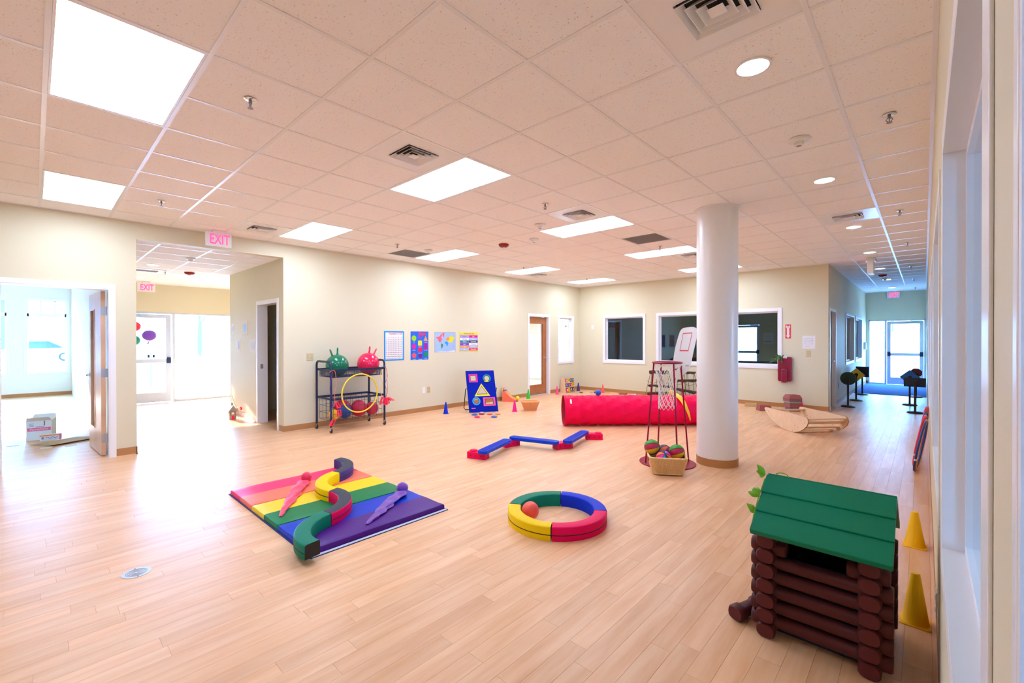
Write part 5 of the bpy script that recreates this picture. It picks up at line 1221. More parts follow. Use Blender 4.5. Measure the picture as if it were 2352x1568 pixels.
for l, x, y, m_, rz in [('blue bean bag at the left foot of the board', -6.54, 5.955, 'pgb_blue', 0.4), ('crimson bean bag lying in front of the board', -6.30, 5.80, 'c_crimson', 0.8), ('dark red bean bag close to the board', -6.475, 6.09, 'pg_red', 1.1), ('coral bean bag in the row before the board', -6.36, 6.20, 'm_orange', 0.3), ('orange red bean bag at the right of the row', -6.26, 6.33, 'c_orange', 0.9), ('lone blue bean bag nearest the camera on the right', -6.075, 6.04, 'pgb_blue', 0.6), ('grey bean bag tucked under the board edge', -6.59, 6.20, 'c_grey', 0.2)]:
    bean_bag(l, x, y, m_, rz)
bean_bag('yellow bean bag stuck in the upper right hole of the board', -6.80, 6.53, 'c_yellow', 0.5, 0.045, 0.60)

# ------------------------------------------------------------------ cones
def cone(label, x, y, m_, h_=0.235, r=0.048, base=0.062, sq=False, group='small sport cones'):
    e = thing('sport_cone', label, 'cone', (x, y, 0), group)
    if sq:
        f_ = FZ(0, x, y); MB().prism(rrect(-base, -base, base, base, 0.018), f_, 0.0, 0.005).build('foot', m_, e, bev=0.0015)
        MB().lathe([(base*0.93, 0.004), (base*0.86, 0.010), (0.020, h_-0.006), (0.016, h_), (0.004, h_)], (x, y, 0), 32).build('body', m_, e, smooth=True)
    else:
        MB().lathe([(base, 0.0), (base, 0.004), (base*0.9, 0.006)], (x, y, 0), 28).build('foot', m_, e, smooth=True)
        MB().lathe([(r, 0.004), (0.014, h_-0.008), (0.010, h_-0.002), (0.003, h_)], (x, y, 0), 28).build('body', m_, e, smooth=True)
cone('dark blue cone on the floor left of the bean bag board', -7.10, 5.68, 'f_blue'); cone('hot pink cone left of the orange basket', -6.255, 6.82, 'c_magenta'); cone('bright green cone by the wooden door', -7.37, 8.55, 'c_green')
cone('pink cone behind the left end of the tunnel', -7.36, 9.74, 'c_bubble'); cone('navy cone in the far corner', -7.40, 10.82, 'f_purple'); cone('coral cone against the back wall', -6.63, 10.90, 'c_coral'); cone('red cone behind the brick stack', -1.90, 11.02, 'c_crimson', 0.22)
cone('farther yellow cone by the right wall', -0.048, 4.34, 'cone_yellow', 0.245, base=0.068, sq=True, group='yellow cones by the right wall'); cone('nearer yellow cone by the right wall', -0.032, 3.165, 'cone_yellow', 0.262, base=0.064, sq=True, group='yellow cones by the right wall')
# ------------------------------------------------------------------ orange basket, ramp toy, number rack
basket('orange woven basket on the floor by the wooden door', -6.13, 7.17, R_(50), 0.24, 0.20, 0.185, 'wicker_orange', 0.065, slots=False)
e = thing('ramp_toy', 'orange wooden ramp toy standing against the left wall', 'toy', (-7.35, 7.93, 0))
fp = Frame((-7.52, 7.80, 0), (0.86, 0.51, 0), (0, 0, 1), (0.51, -0.86, 0))
side = [(0.0, 0.0), (0.33, 0.0), (0.33, 0.04), (0.20, 0.10), (0.10, 0.20), (0.06, 0.25), (0.0, 0.25)]
MB().prism(side[::1], fp, 0.10, 0.112).build('side_panel', 'm_orange', e); MB().prism(side, fp, -0.112, -0.10).build('side_panel', 'c_orange', e)
mb = MB(); prof = [(0.34, 0.035), (0.27, 0.065), (0.20, 0.105), (0.14, 0.155), (0.09, 0.215), (0.06, 0.255)]
v = [fp.p(a, b, s_) for s_ in (-0.10, 0.10) for a, b in prof]+[fp.p(a-0.006, b-0.006, s_) for s_ in (-0.10, 0.10) for a, b in prof]; n = len(prof)
f = [(i, i+1, n+i+1, n+i) for i in range(n-1)]+[(2*n+i, 3*n+i, 3*n+i+1, 2*n+i+1) for i in range(n-1)]+[(i, 2*n+i, 2*n+i+1, i+1) for i in range(n-1)]+[(n+i, n+i+1, 3*n+i+1, 3*n+i) for i in range(n-1)]
mb.add(v, f).build('slide', 'c_orange', e, smooth=True)
MB().fbox(fp, -0.012, 0.0, -0.09, 0.0, 0.34, 0.10).build('back_board', 'birch', e); MB().fbox(fp, 0.0, 0.295, -0.085, 0.004, 0.335, 0.09).build('name_band', 'c_orange', e)
MB().ringprism(circ(0, 0, 0.085, 24, ry=0.05), circ(0, 0, 0.055, 24, ry=0.028), Frame(fp.p(0.04, 0.262, 0), fp.n, fp.r, (0, 0, 1)), 0, 0.008).build('hole_ring', 'c_violet', e, smooth=True)
e2 = tag(MB().sphere((-7.225, 7.985, 0.0), 0.045, 20, 14).build('toy_ball', 'c_yellow', smooth=True), 'small yellow ball on the orange ramp toy', 'ball'); e2.location = (0, 0, 0.082)
tag(MB().lathe([(0.09, 0), (0.09, 0.01), (0.06, 0.016)], (-7.16, 8.20, 0), 24).build('toy_disc', 'c_cream', smooth=True), 'pale flat disc on the floor beside the ramp toy', 'toy disc')
e = thing('number_rack', 'small wooden rack of number tiles in the far corner', 'toy', (-7.43, 10.4, 0))
ys0, ys1 = 10.155, 10.60
for y in (ys0, ys1): MB().prism([(-7.56, 0.0), (-7.36, 0.0), (-7.40, 0.30), (-7.44, 0.415), (-7.52, 0.43)], Frame((0, y, 0), (1, 0, 0), (0, 0, 1), (0, -1, 0)), -0.008, 0.008).build('end_board', 'birch', e)
for k_, z in enumerate((0.075, 0.205, 0.335)):
    MB().box(-7.45, ys0, z-0.055, -7.36+0.0, ys1, z-0.045).build('rail', 'birch', e)
    cs_ = [['f_red', 'c_yellow', 'ink', 'ink'], ['f_purple', 'f_purple', 'f_red', 'c_yellow'], ['f_red', 'c_yellow', 'ink', 'ink']][k_]
    for j, m_ in enumerate(cs_):
        fr_ = Frame((-7.385+0.01*(1-k_), ys0+0.025+j*0.103, z), (0, 1, 0), Vector((-0.15, 0, 1)).normalized(), Vector((1, 0, 0.15)).normalized())
        o = MB().prism(rrect(0.004, -0.044, 0.094, 0.05, 0.016), fr_, -0.006, 0.006).build('number_tile', m_, e)
        MB().ringprism(circ(0.049, 0.003, 0.025, 16, ry=0.030), circ(0.049, 0.003, 0.012, 16, ry=0.016), fr_, 0.006, 0.0075).build('tile_mark', 'paper' if m_ != 'c_yellow' else 'c_brown', o)
tag(MB().lathe([(0.05, 0), (0.05, 0.012), (0.03, 0.018)], (-7.05, 10.45, 0), 18).build('toy_disc', 'ink', smooth=True), 'small dark disc on the floor behind the blue scarf ball', 'toy disc')
tag(MB().lathe([(0.05, 0), (0.05, 0.012), (0.03, 0.018)], (-6.82, 10.62, 0), 18).build('toy_disc', 'ink_grey', smooth=True), 'small grey disc on the floor near the coral cone', 'toy disc')
# ------------------------------------------------------------------ wire racks with dark shelf boards
def rack(label, x0, x1, y, tops, splay):
    e = thing('wire_rack', label, 'rack', ((x0+x1)/2, y, 0)); hi = tops[-1][2]
    for x, s_ in ((x0+0.05, -1), ((x0+x1)/2-0.03, -0.3), ((x0+x1)/2+0.04, 0.3), (x1-0.05, 1)):
        for yy, t in ((y-0.02, -1), (y+0.02, 1)):
            MB().tube([(x, yy, hi), (x+s_*splay*0.6, yy+t*0.08, hi*0.45), (x+s_*splay, yy+t*0.13, 0.0)], 0.006, 6).build('wire_leg', 'wire_brown', e)
    for (xa, xb, z, tilt, th) in tops:
        fr_ = Frame((xa, y-0.09, z), Vector((1, 0, tilt)).normalized(), (0, 0, 1), (0, 1, 0))
        n = 8; L_ = xb-xa; pts = [(0, 0)]+[(L_*(k_/n), -th*(0.75+0.25*math.sin(k_*2.1))) for k_ in range(n+1)]+[(L_, 0)]
        MB().prism(pts, fr_, 0, 0.16).build('shelf_board', 'dark_wood', e, bev=0.008)
    for z in (hi*0.62, hi*0.28):
        P = [(x0-0.02+(x1-x0+0.04)*k_/10, y-0.11, z-0.05*math.sin(PI*((k_/10)*2 % 1))) for k_ in range(11)]
        MB().tube(P, 0.004, 5).build('wire_swag', 'wire_brown', e)
rack('wire rack of dark boards seen through the basketball net', -5.19, -4.66, 10.82, [(-5.22, -4.70, 0.13, 0.10, 0.08), (-5.20, -4.62, 0.335, 0.0, 0.06), (-5.17, -4.74, 0.70, 0.03, 0.10)], 0.11)
rack('wire rack of dark boards between backboard and pillar', -4.53, -4.02, 10.82, [(-4.58, -3.99, 0.30, -0.10, 0.07), (-4.54, -4.00, 0.50, 0.07, 0.075), (-4.32, -4.04, 0.71, 0.02, 0.06)], 0.06)
# ------------------------------------------------------------------ bricks and foam stones
def foam_brick(label, x, y, z, rz, L_, W_, h_, m_, taper=0.02, group=None):
    d = Vector((math.cos(rz), math.sin(rz), 0)); s_ = Vector((-d.y, d.x, 0)); mb = MB(); fr = Frame((0, 0, 0), d, s_, (0, 0, 1))
    v = [fr.p(a*(L_/2), b*(W_/2), 0) for a, b in ((-1, -1), (1, -1), (1, 1), (-1, 1))]+[fr.p(a*(L_/2-taper), b*(W_/2-taper), h_) for a, b in ((-1, -1), (1, -1), (1, 1), (-1, 1))]
    mb.add(v, [(3, 2, 1, 0), (4, 5, 6, 7)]+[(i, (i+1) % 4, 4+(i+1) % 4, 4+i) for i in range(4)])
    ob = tag(mb.build('foam_brick', m_, bev=0.005), label, 'brick', group); ob.location = (x, y, z)
ords = ['bottom', 'second from the bottom', 'third from the bottom', 'fourth from the bottom', 'fifth from the bottom', 'third from the top', 'second from the top', 'topmost']
z = 0.0
for i, (h_, m_, w_) in enumerate([(0.03, 'brick_red', 0.22), (0.045, 'brick_purple', 0.21), (0.07, 'brick_red', 0.24), (0.022, 'brick_purple', 0.25), (0.03, 'brick_tan', 0.25), (0.028, 'brick_purple', 0.27), (0.03, 'brick_red', 0.27), (0.075, 'brick_red', 0.28)]):
    foam_brick('%s rough brick of the stack behind the wooden rocker' % ords[i], -2.02, 10.80, z, 0.75, w_, w_*0.85, h_, m_, 0.006 if i < 7 else 0.035, 'stacked rough bricks'); z += h_+0.001
foam_brick('single red rough brick left of the wooden rocker', -2.47, 10.45, 0, 0.6, 0.25, 0.20, 0.12, 'brick_red', 0.02)
foam_brick('tan rough brick at the foot of the back wall', -2.83, 10.88, 0, 0.25, 0.26, 0.16, 0.075, 'brick_tan', 0.02)
foam_brick('brown flat brick on the floor before the back wall', -6.02, 10.93, 0, 0.1, 0.20, 0.14, 0.035, 'brick_red', 0.01); foam_brick('pale flat brick right of the brown one', -5.70, 10.93, 0, 0.1, 0.19, 0.13, 0.035, 'c_grey', 0.01)
# ------------------------------------------------------------------ wooden rocking boat
e = thing('rocking_boat', 'pale wooden rocking boat tipped to one side by the pillar', 'rocker', (-1.37, 8.6, 0))
pd = Vector((0.723, -0.69, 0)); pn = Vector((0.69, 0.723, 0)).normalized()
prof_r = [(-0.668, 0.27), (-0.645, 0.295), (-0.605, 0.300), (0.0, 0.300), (0.355, 0.292), (0.385, 0.270), (0.402, 0.225), (0.372, 0.160), (0.30, 0.095), (0.20, 0.040), (0.09, 0.008), (0.0, 0.0), (-0.10, 0.004), (-0.22, 0.022), (-0.34, 0.055), (-0.46, 0.105), (-0.57, 0.175), (-0.64, 0.235)]
o1, o2 = Vector((-1.594, 8.36, 0)), Vector((-1.151, 8.825, 0))
for o_, nm in ((o1, 'side_panel'), (o2, 'side_panel')):
    fr = Frame(o_, pd, (0, 0, 1), pn)
    MB().prism(prof_r, fr, 0.0, 0.018, 0, 1).build(nm, ['birch', 'birch_edge'], e)
    for a, b in ((-0.60, 0.25), (-0.55, 0.24), (-0.47, 0.17), (-0.40, 0.16), (0.05, 0.03), (-0.16, 0.045), (0.33, 0.20), (0.25, 0.22), (0.18, 0.10), (0.10, 0.12)):
        MB().cyl(fr.p(a, b, -0.0015), fr.p(a, b, 0.001), 0.007, n=10).build('plug', 'birch_edge', e)
fr = Frame(o1, pd, (0, 0, 1), pn); ln = (o2-o1).dot(pn)
for a, b, da, db in ((-0.60, 0.232, 0.10, 0.035), (-0.46, 0.145, 0.09, -0.05), (0.27, 0.165, 0.10, 0.05), (0.155, 0.075, 0.10, 0.035), (0.02, 0.026, 0.10, 0.008), (-0.18, 0.060, 0.12, -0.03), (0.30, 0.235, 0.085, 0.02)):
    d_ = Vector((da, db)).normalized(); nn_ = Vector((-d_.y, d_.x)); L_ = 0.095; th = 0.018
    q = [(a, b), (a+d_.x*L_, b+d_.y*L_), (a+d_.x*L_+nn_.x*th, b+d_.y*L_+nn_.y*th), (a+nn_.x*th, b+nn_.y*th)]
    MB().prism(q, fr, 0.018, ln).build('slat', 'birch', e, bev=0.003)
# ------------------------------------------------------------------ obstacle stands in the corridor
def stand(label, x, y, z_c, shape, m_, pole=0.62, w_=0.26):
    e = thing('sign_stand', label, 'obstacle stand', (x, y, 0), 'black-footed stands with shape boards')
    MB().lathe([(0.13, 0), (0.13, 0.014), (0.11, 0.026), (0.035, 0.034)], (x, y, 0), 28).build('foot', 'black_iron', e, smooth=True)
    MB().box(x-0.018, y-0.018, 0.02, x+0.018, y+0.018, pole).build('pole', 'black_iron', e, bev=0.004)
    fr = Frame((x, y+0.024, z_c), (1, 0, 0), (0, 0, 1), (0, -1, 0))
    MB().prism(shape, fr, -0.012, 0.0).build('shape_board', m_, e, bev=0.002)
    MB().box(x-0.035, y-0.026, pole-0.07, x+0.035, y+0.012, pole-0.01).build('clamp', 'black_iron', e, bev=0.004)
dia = [(-0.17, 0), (0, -0.17), (0.17, 0), (0, 0.17)]
stand('stand with dark green round board, nearest on the left of the corridor', -1.235, 12.25, 0.625, circ(0, 0, 0.145, 36), 'sign_green', 0.655)
stand('stand with yellow diamond board on the left of the corridor', -1.215, 13.62, 0.62, [(a*1.0, b) for a, b in dia], 'sign_yellow', 0.67)
stand('stand with dark square board, farthest on the left of the corridor', -1.225, 15.2, 0.615, [(-0.14, -0.14), (0.14, -0.14), (0.14, 0.14), (-0.14, 0.14)], 'sign_navy', 0.60)
stand('stand with black rectangular board, nearest on the right of the corridor', -0.135, 12.14, 0.617, [(-0.175, -0.092), (0.16, -0.092), (0.16, 0.092), (-0.175, 0.092)], 'sign_navy', 0.66)
stand('stand with blue diamond board on the right of the corridor', -0.24, 13.5, 0.63, [(a*1.05, b) for a, b in dia], 'sign_blue', 0.66)
stand('stand with dark red octagon board on the right of the corridor', -0.155, 15.44, 0.625, circ(0, 0, 0.125, 8, a0=PI/8), 'sign_red', 0.62)
# ------------------------------------------------------------------ hula hoops leaning on the right wall
for l, m_, yc, xb, xt, r in [('nearest dark blue hula hoop leaning on the right wall', 'hoop_blue', 6.79, -0.075, 0.018, 0.285), ('orange hula hoop in the middle of those leaning on the right wall', 'hoop_orange', 6.90, -0.062, 0.022, 0.282), ('red hula hoop behind the orange one on the right wall', 'hoop_red', 7.04, -0.082, 0.012, 0.30), ('farther blue hula hoop leaning on the right wall', 'hoop_blue', 7.42, -0.055, 0.020, 0.30), ('farthest pink red hula hoop leaning on the right wall', 'hoop_red', 7.58, -0.045, 0.026, 0.32)]:
    u_ = Vector((xt-xb, 0, 2*r)).normalized(); c_ = Vector((xb, yc, 0.012))+u_*r
    hoop('hula_hoop', l, c_, r, (0.085, 1, 0), u_, m_, 'hoops leaning on the right wall', 3.5)
# ------------------------------------------------------------------ toy log cabin
e = thing('log_cabin', 'toy log cabin with brown logs and green plank roof', 'toy house', (-0.38, 2.75, 0))
LR, PT = 0.0415, 0.0745
def log(p0, p1, nm='log', parent=e, hw=0.043, hh=0.037):
    p0, p1 = Vector(p0), Vector(p1); d = (p1-p0).normalized(); s_ = d.cross(Vector((0, 0, 1))).normalized(); fr = Frame(p0, s_, (0, 0, 1), d); L_ = (p1-p0).length
    def loop(k_): return [(hw*k_*math.copysign(abs(math.cos(t))**0.75, math.cos(t)), hh*k_*math.copysign(abs(math.sin(t))**0.75, math.sin(t))) for t in [2*PI*i/16 for i in range(16)]]
    mb = MB(); v = []; secs = [(0, 0.86), (0.010, 1.0), (0.055, 1.0), (0.068, 0.80), (L_-0.068, 0.80), (L_-0.055, 1.0), (L_-0.010, 1.0), (L_, 0.86)]
    for z_, k_ in secs: v += [fr.p(a, b, z_) for a, b in loop(k_)]
    n = 16; f = [(i*n+j, i*n+(j+1) % n, (i+1)*n+(j+1) % n, (i+1)*n+j) for i in range(len(secs)-1) for j in range(n)]
    mb.add(v, f); mb.add(v[:n], [tuple(range(n-1, -1, -1))], 1); mb.add(v[-n:], [tuple(range(n))], 1)
    return mb.build(nm, ['log_brown', 'log_end'], parent, smooth=True)
xa, xb_ = -0.582, -0.175; ya, yb_ = 2.548, 2.955
for i in range(7):
    z_ = 0.0375+PT*i
    for x in (xa, xb_): log((x, 2.482, z_), (x, 3.02, z_), 'log')
for i in range(6):
    z_ = 0.0375+PT*(i+0.5)
    for y in (ya, yb_):
        if i == 5 and y == ya:
            log((-0.652, y, z_), (-0.50, y, z_), 'log'); log((-0.258, y, z_), (-0.105, y, z_), 'log')
        else: log((-0.652, y, z_), (-0.095, y, z_), 'log')
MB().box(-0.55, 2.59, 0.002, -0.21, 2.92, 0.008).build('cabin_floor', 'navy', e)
MB().box(-0.54, 2.582, 0.01, -0.22, 2.588, 0.395).build('lining', 'navy', e); MB().box(-0.54, 2.915, 0.01, -0.22, 2.921, 0.56).build('lining', 'black', e)  # navy strip is its own colour; black rear sheet imitates the shade inside
for x in (-0.541, -0.222): MB().prism([(2.59, 0.01), (2.914, 0.01), (2.914, 0.56), (2.75, 0.70), (2.59, 0.59)], Frame((x, 0, 0), (0, 1, 0), (0, 0, 1), (1, 0, 0)), -0.002, 0.002).build('lining', 'black', e)  # black side sheets added to imitate the cabin's dark interior
# roof: three lapped planks on each slope
for sgn in (0, 1):
    ey, ez, ry, rz_ = (2.418, 0.532, 2.742, 0.735) if sgn == 0 else (3.075, 0.505, 2.758, 0.735)
    d = Vector((0, ry-ey, rz_-ez)); L_ = d.length; d.normalize(); nr = Vector((1, 0, 0)).cross(d) if sgn == 0 else d.cross(Vector((1, 0, 0)))
    if nr.z < 0: nr = -nr
    for k_ in range(3):
        a0_, a1_ = L_*k_/3, L_*(k_+1)/3+0.004
        v = []
        for x in (-0.632, -0.092):
            for a, b in ((a0_, 0.0), (a1_, 0.0), (a1_, 0.022), (a0_+0.003, 0.031), (a0_, 0.028)):
                v.append(Vector((x, ey, ez))+d*a+nr*b)
        f = [(4, 3, 2, 1, 0), (5, 6, 7, 8, 9)]+[(i, (i+1) % 5, 5+(i+1) % 5, 5+i) for i in range(5)]
        if sgn: f = [q[::-1] for q in f]
        MB().add(v, f).build('roof_plank', 'roof_green', e, bev=0.0035)
MB().tube([(-0.545, 2.745, 0.765+0.016*math.sin(PI*k_/8)*1.0) if False else (-0.56+0.03*math.cos(PI-PI*k_/8)+0.0, 2.742, 0.757+0.018*math.sin(PI*k_/8)) for k_ in range(9)], 0.0025, 6).build('vine_loop', 'leaf', e)
rr = random.Random(11)
for (y, z_) in ((2.715, 0.755), (2.60, 0.675), (2.52, 0.60)):
    for k_ in range(4 if z_ > 0.65 else 2):
        mb = MB(); leaf_mesh(mb, (-0.634, y+rr.uniform(-0.015, 0.015), z_+rr.uniform(-0.01, 0.01)), (rr.uniform(-1, -0.3), rr.uniform(-0.5, 0.5), rr.uniform(-0.2, 0.9)), (0, -1, 0.4), rr.uniform(0.045, 0.062), 0.032); mb.build('vine_leaf', 'leaf', e, smooth=True)
MB().tube([(-0.636, 2.71, 0.735), (-0.638, 2.60, 0.67), (-0.637, 2.50, 0.60), (-0.634, 2.46, 0.56)], 0.003, 6).build('vine_stem', 'leaf', e)
fl_ = log((-0.735, 2.525, 0.041), (-0.66, 2.74, 0.041), 'loose_log', None); tag(fl_, 'loose brown toy log lying on the floor left of the cabin', 'toy log')

# ------------------------------------------------------------------ left room: boxes and papers
e = thing('shipping_box', 'open white shipping box with pink print in the left room', 'box', (-9.75, 0.06, 0))
fx_ = Frame((-9.74, -0.075, 0), Vector((0.18, 0.98, 0)).normalized(), (0, 0, 1), Vector((0.98, -0.18, 0)).normalized())
mb = MB(); mb.fbox(fx_, 0, 0.002, -0.30, 0.27, 0.29, 0); mb.build('carton', 'box_white', e, bev=0.002)
MB().fbox(fx_, 0.012, 0.14, 0.001, 0.258, 0.19, 0.0025).build('pink_band', 'pink_print', e)
for i, (a, b, w_) in enumerate(((0.03, 0.245, 0.05), (0.03, 0.225, 0.05), (0.03, 0.21, 0.05), (0.10, 0.20, 0.09))): MB().fbox(fx_, a, b, 0.001, a+w_, b+0.008, 0.002).build('print_line', 'ink_grey', e)
MB().fbox(fx_, 0.185, 0.215, 0.001, 0.196, 0.285, 0.002).build('dark_bar', 'c_brown', e)
text('box_word', 'Pennsylvania', 0.045, fx_, 0.135, 0.166, 0.003, 'box_white', e, sx=0.85)
for sgn in (-1, 1): MB().prism([(0, 0), (0.27, 0), (0.25, 0.10), (0.02, 0.10)], Frame(fx_.p(0, 0.29, -0.15+sgn*0.15), fx_.r, (fx_.n*sgn*0.8+Vector((0, 0, 0.6))).normalized(), fx_.n), -0.002, 0.002).build('flap', 'box_white', e)
e = thing('soda_carton', 'small white carton with red and blue logo before the shipping box', 'box', (-9.42, 0.16, 0))
fs_ = Frame((-9.40, 0.06, 0.028), Vector((0.1, 0.99, 0)).normalized(), (0, 0, 1), Vector((0.99, -0.1, 0)).normalized())
MB().fbox(fs_, 0, 0, -0.10, 0.22, 0.085, 0).build('carton', 'box_white', e, bev=0.002)
MB().fbox(fs_, 0, 0.068, 0.0005, 0.21, 0.085, 0.0015).build('orange_band', 'c_orange', e); MB().fbox(fs_, 0.20, 0.0, 0.0005, 0.22, 0.085, 0.0018).build('pink_edge', 'pink_print', e)
MB().prism([(0.03+0.014*math.cos(PI*k_/10), 0.042+0.014*math.sin(PI*k_/10)) for k_ in range(11)], fs_, 0.0005, 0.002).build('logo_half', 'c_red', e); MB().prism([(0.03-0.014*math.cos(PI*k_/10), 0.038-0.014*math.sin(PI*k_/10)) for k_ in range(11)], fs_, 0.0005, 0.002).build('logo_half', 'c_sky', e)
MB().tube([fs_.p(0.065+0.012*k_, 0.042+0.012*math.sin(k_*1.4), 0.002) for k_ in range(11)], 0.003, 5).build('logo_script', 'c_violet', e)
rr = random.Random(5)
for i, l in enumerate(('bottom flattened cardboard sheet in the left room', 'middle flattened cardboard sheet in the left room', 'top flattened cardboard sheet in the left room')):
    cxp, cyp = -9.30+0.03*i, 0.27+0.03*i; a = rr.uniform(0.2, 0.6)
    fr = Frame((cxp, cyp, 0.001+0.009*i), (math.cos(a), math.sin(a), 0), (-math.sin(a), math.cos(a), 0), (0, 0, 1))
    tag(MB().prism([(-0.16, -0.26), (0.15, -0.24), (0.17, 0.23), (0.02, 0.29), (-0.15, 0.22)], fr, 0, 0.007).build('cardboard_sheet', 'cardboard', bev=0.001), l, 'cardboard')
for i, (x, y) in enumerate(((-8.95, 0.12), (-8.86, 0.36), (-9.45, -0.2))):
    fr = FZ(0.0005, x, y); tag(MB().prism(rrect(-0.04, -0.06, 0.04, 0.06, 0.01), fr, 0, 0.001).build('paper_scrap', 'paper'), ('torn paper scrap on the left room floor near the doorway', 'paper scrap beside the open left door', 'paper scrap left of the shipping box')[i], 'paper')
# ------------------------------------------------------------------ entrance hall: balloons, house, bird
for l, c_, r, m_ in [('shiny purple balloon floating in the entrance hall', (-12.6, 1.755, 1.60), 0.13, 'c_violet'), ('shiny green balloon under the purple one', (-12.75, 1.50, 1.49), 0.125, 'c_emerald'), ('shiny red balloon behind the purple one', (-12.85, 1.53, 1.80), 0.12, 'c_red')]:
    e = thing('balloon', l, 'balloon', c_, 'balloons in the entrance hall')
    MB().sphere(c_, r, 24, 16, sx=0.7, sz=0.9).build('envelope', m_, e, smooth=True)
    MB().tube([Vector(c_)+Vector((0, 0, -r*0.88)), Vector(c_)+Vector((0.01, -0.03, -r-0.06))], [0.006, 0.016], 8).build('knot', m_, e)
    MB().tube([Vector(c_)+Vector((0.01, -0.03, -r-0.05)), Vector(c_)*0.5+Vector((-12.7, 1.35, 0.55))*0.5, Vector((-12.7, 1.3, 0.02))], 0.0015, 5).build('ribbon', 'paper', e)
mat('tin_rust', (0.40, 0.26, 0.20), 0.5, var=0.4, vscale=30)
e = thing('ornament_house', 'small rustic ornament house on the hall floor', 'ornament', (-9.58, 2.55, 0)); hx, hy = -9.58, 2.55
MB().box(hx-0.055, hy-0.055, 0, hx+0.055, hy+0.055, 0.16).build('house_body', 'tin_rust', e, bev=0.003)
MB().prism([(-0.085, 0.15), (0.085, 0.15), (0.0, 0.27)], Frame((hx, hy, 0), (0, 1, 0), (0, 0, 1), (1, 0, 0)), -0.075, 0.075).build('house_roof', 'grille', e, bev=0.003)
MB().box(hx-0.012, hy-0.012, 0.25, hx+0.012, hy+0.012, 0.31).build('chimney', 'grille', e); MB().box(hx+0.055, hy-0.018, 0.0, hx+0.06, hy+0.018, 0.075).build('house_door', 'c_crimson', e); MB().box(hx+0.055, hy-0.02, 0.10, hx+0.06, hy+0.02, 0.135).build('house_window', 'c_cream', e)
e = thing('ornament_bird', 'striped tin bird ornament on thin legs beside the hall wall', 'ornament', (-9.45, 2.64, 0)); cb = Vector((-9.45, 2.645, 0.205))
mb = MB(); mb.sphere(cb, 0.05, 20, 12, sx=0.8, sy=1.1, sz=0.7, fn=lambda u, v_: int(u*8) % 3); mb.build('bird_body', ['c_crimson', 'c_cream', 'c_emerald'], e, smooth=True)
for s_ in (-0.02, 0.02): MB().tube([cb+Vector((0, s_, -0.03)), Vector((cb.x, cb.y+s_, 0.0))], 0.003, 6).build('bird_leg', 'steel', e)
MB().tube([cb+Vector((0, -0.05, 0.01)), cb+Vector((0, -0.09, 0.12)), cb+Vector((0, -0.13, 0.26))], 0.005, 6).build('bird_neck', 'alu', e)
# ------------------------------------------------------------------ store room seen through the hall side door
e = thing('computer_monitor', 'black flat monitor in the dark store room', 'monitor', (-8.35, 4.05, 0.72))
MB().box(-8.60, 4.02, 0.80, -8.10, 4.05, 1.20).build('screen', 'black', e, bev=0.004); MB().box(-8.38, 4.04, 0.735, -8.32, 4.08, 0.90).build('neck', 'black', e); MB().box(-8.47, 3.97, 0.722, -8.23, 4.15, 0.735).build('foot', 'black', e, bev=0.003)
e = thing('desk', 'dark desk in the store room behind the hall door', 'desk', (-8.45, 4.05, 0))
MB().box(-9.1, 3.75, 0.68, -8.05, 4.4, 0.72).build('top', 'dark_wood', e, bev=0.003)
for x in (-9.05, -8.12):
    for y in (3.78, 4.34): MB().box(x, y, 0, x+0.045, y+0.045, 0.68).build('leg', 'black_iron', e)
e = thing('storage_bin', 'blue plastic bin with green items on the store room floor', 'bin', (-8.2, 3.35, 0))
v = [(-8.42, 3.18, 0), (-8.0, 3.18, 0), (-8.0, 3.5, 0), (-8.42, 3.5, 0), (-8.46, 3.15, 0.15), (-7.97, 3.15, 0.15), (-7.97, 3.53, 0.15), (-8.46, 3.53, 0.15)]
MB().add(v, [(3, 2, 1, 0), (0, 1, 5, 4), (1, 2, 6, 5), (2, 3, 7, 6), (3, 0, 4, 7)]).build('tub', 'bin_blue', e)
for i in range(4): MB().tube([(-8.35+0.09*i, 3.25, 0.12), (-8.32+0.08*i, 3.42, 0.20)], 0.022, 8).build('toy_stick', 'teal' if i % 2 else 'leaf_dark', e)
# ------------------------------------------------------------------ dark room behind the back wall
e = thing('sofa', 'dark green sofa standing behind the large window', 'sofa', (-3.3, 12.4, 0))
MB().box(-4.35, 12.0, 0.1, -2.35, 12.9, 0.45).build('seat', 'sofa_green', e, bev=0.05, seg=3); MB().box(-4.35, 11.75, 0.1, -2.35, 12.05, 0.965).build('backrest', 'sofa_green', e, bev=0.09, seg=4)
for x in (-4.45, -2.37): MB().box(x, 11.85, 0.1, x+0.14, 12.9, 0.65).build('armrest', 'sofa_green', e, bev=0.05)
for x in (-4.3, -2.45):
    for y in (11.85, 12.8): MB().cyl((x, y, 0), (x, y, 0.1), 0.025, n=10).build('leg', 'black', e)
def side_chair(label, x, y):
    e = thing('side_chair', label, 'chair', (x, y, 0), 'chairs in the dark room')
    MB().box(x-0.2, y-0.2, 0.43, x+0.2, y+0.2, 0.46).build('seat', 'chair_brown', e, bev=0.01)
    MB().prism([(-0.2, 0.46), (0.2, 0.46), (0.2, 0.80)]+[(0.2*math.cos(t), 0.80+0.14*math.sin(t)) for t in [PI*k_/10 for k_ in range(1, 10)]]+[(-0.2, 0.80)], FY(y+0.2, x, 0), 0, 0.02).build('backrest', 'chair_brown', e)
    for sx in (-0.17, 0.17):
        for sy in (-0.17, 0.17): MB().cyl((x+sx, y+sy, 0), (x+sx, y+sy, 0.43), 0.014, n=8).build('leg', 'black', e)
side_chair('brown chair seen left of the basketball backboard through the window', -5.75, 13.6); side_chair('brown chair seen at the right edge of the backboard through the window', -5.15, 13.6)
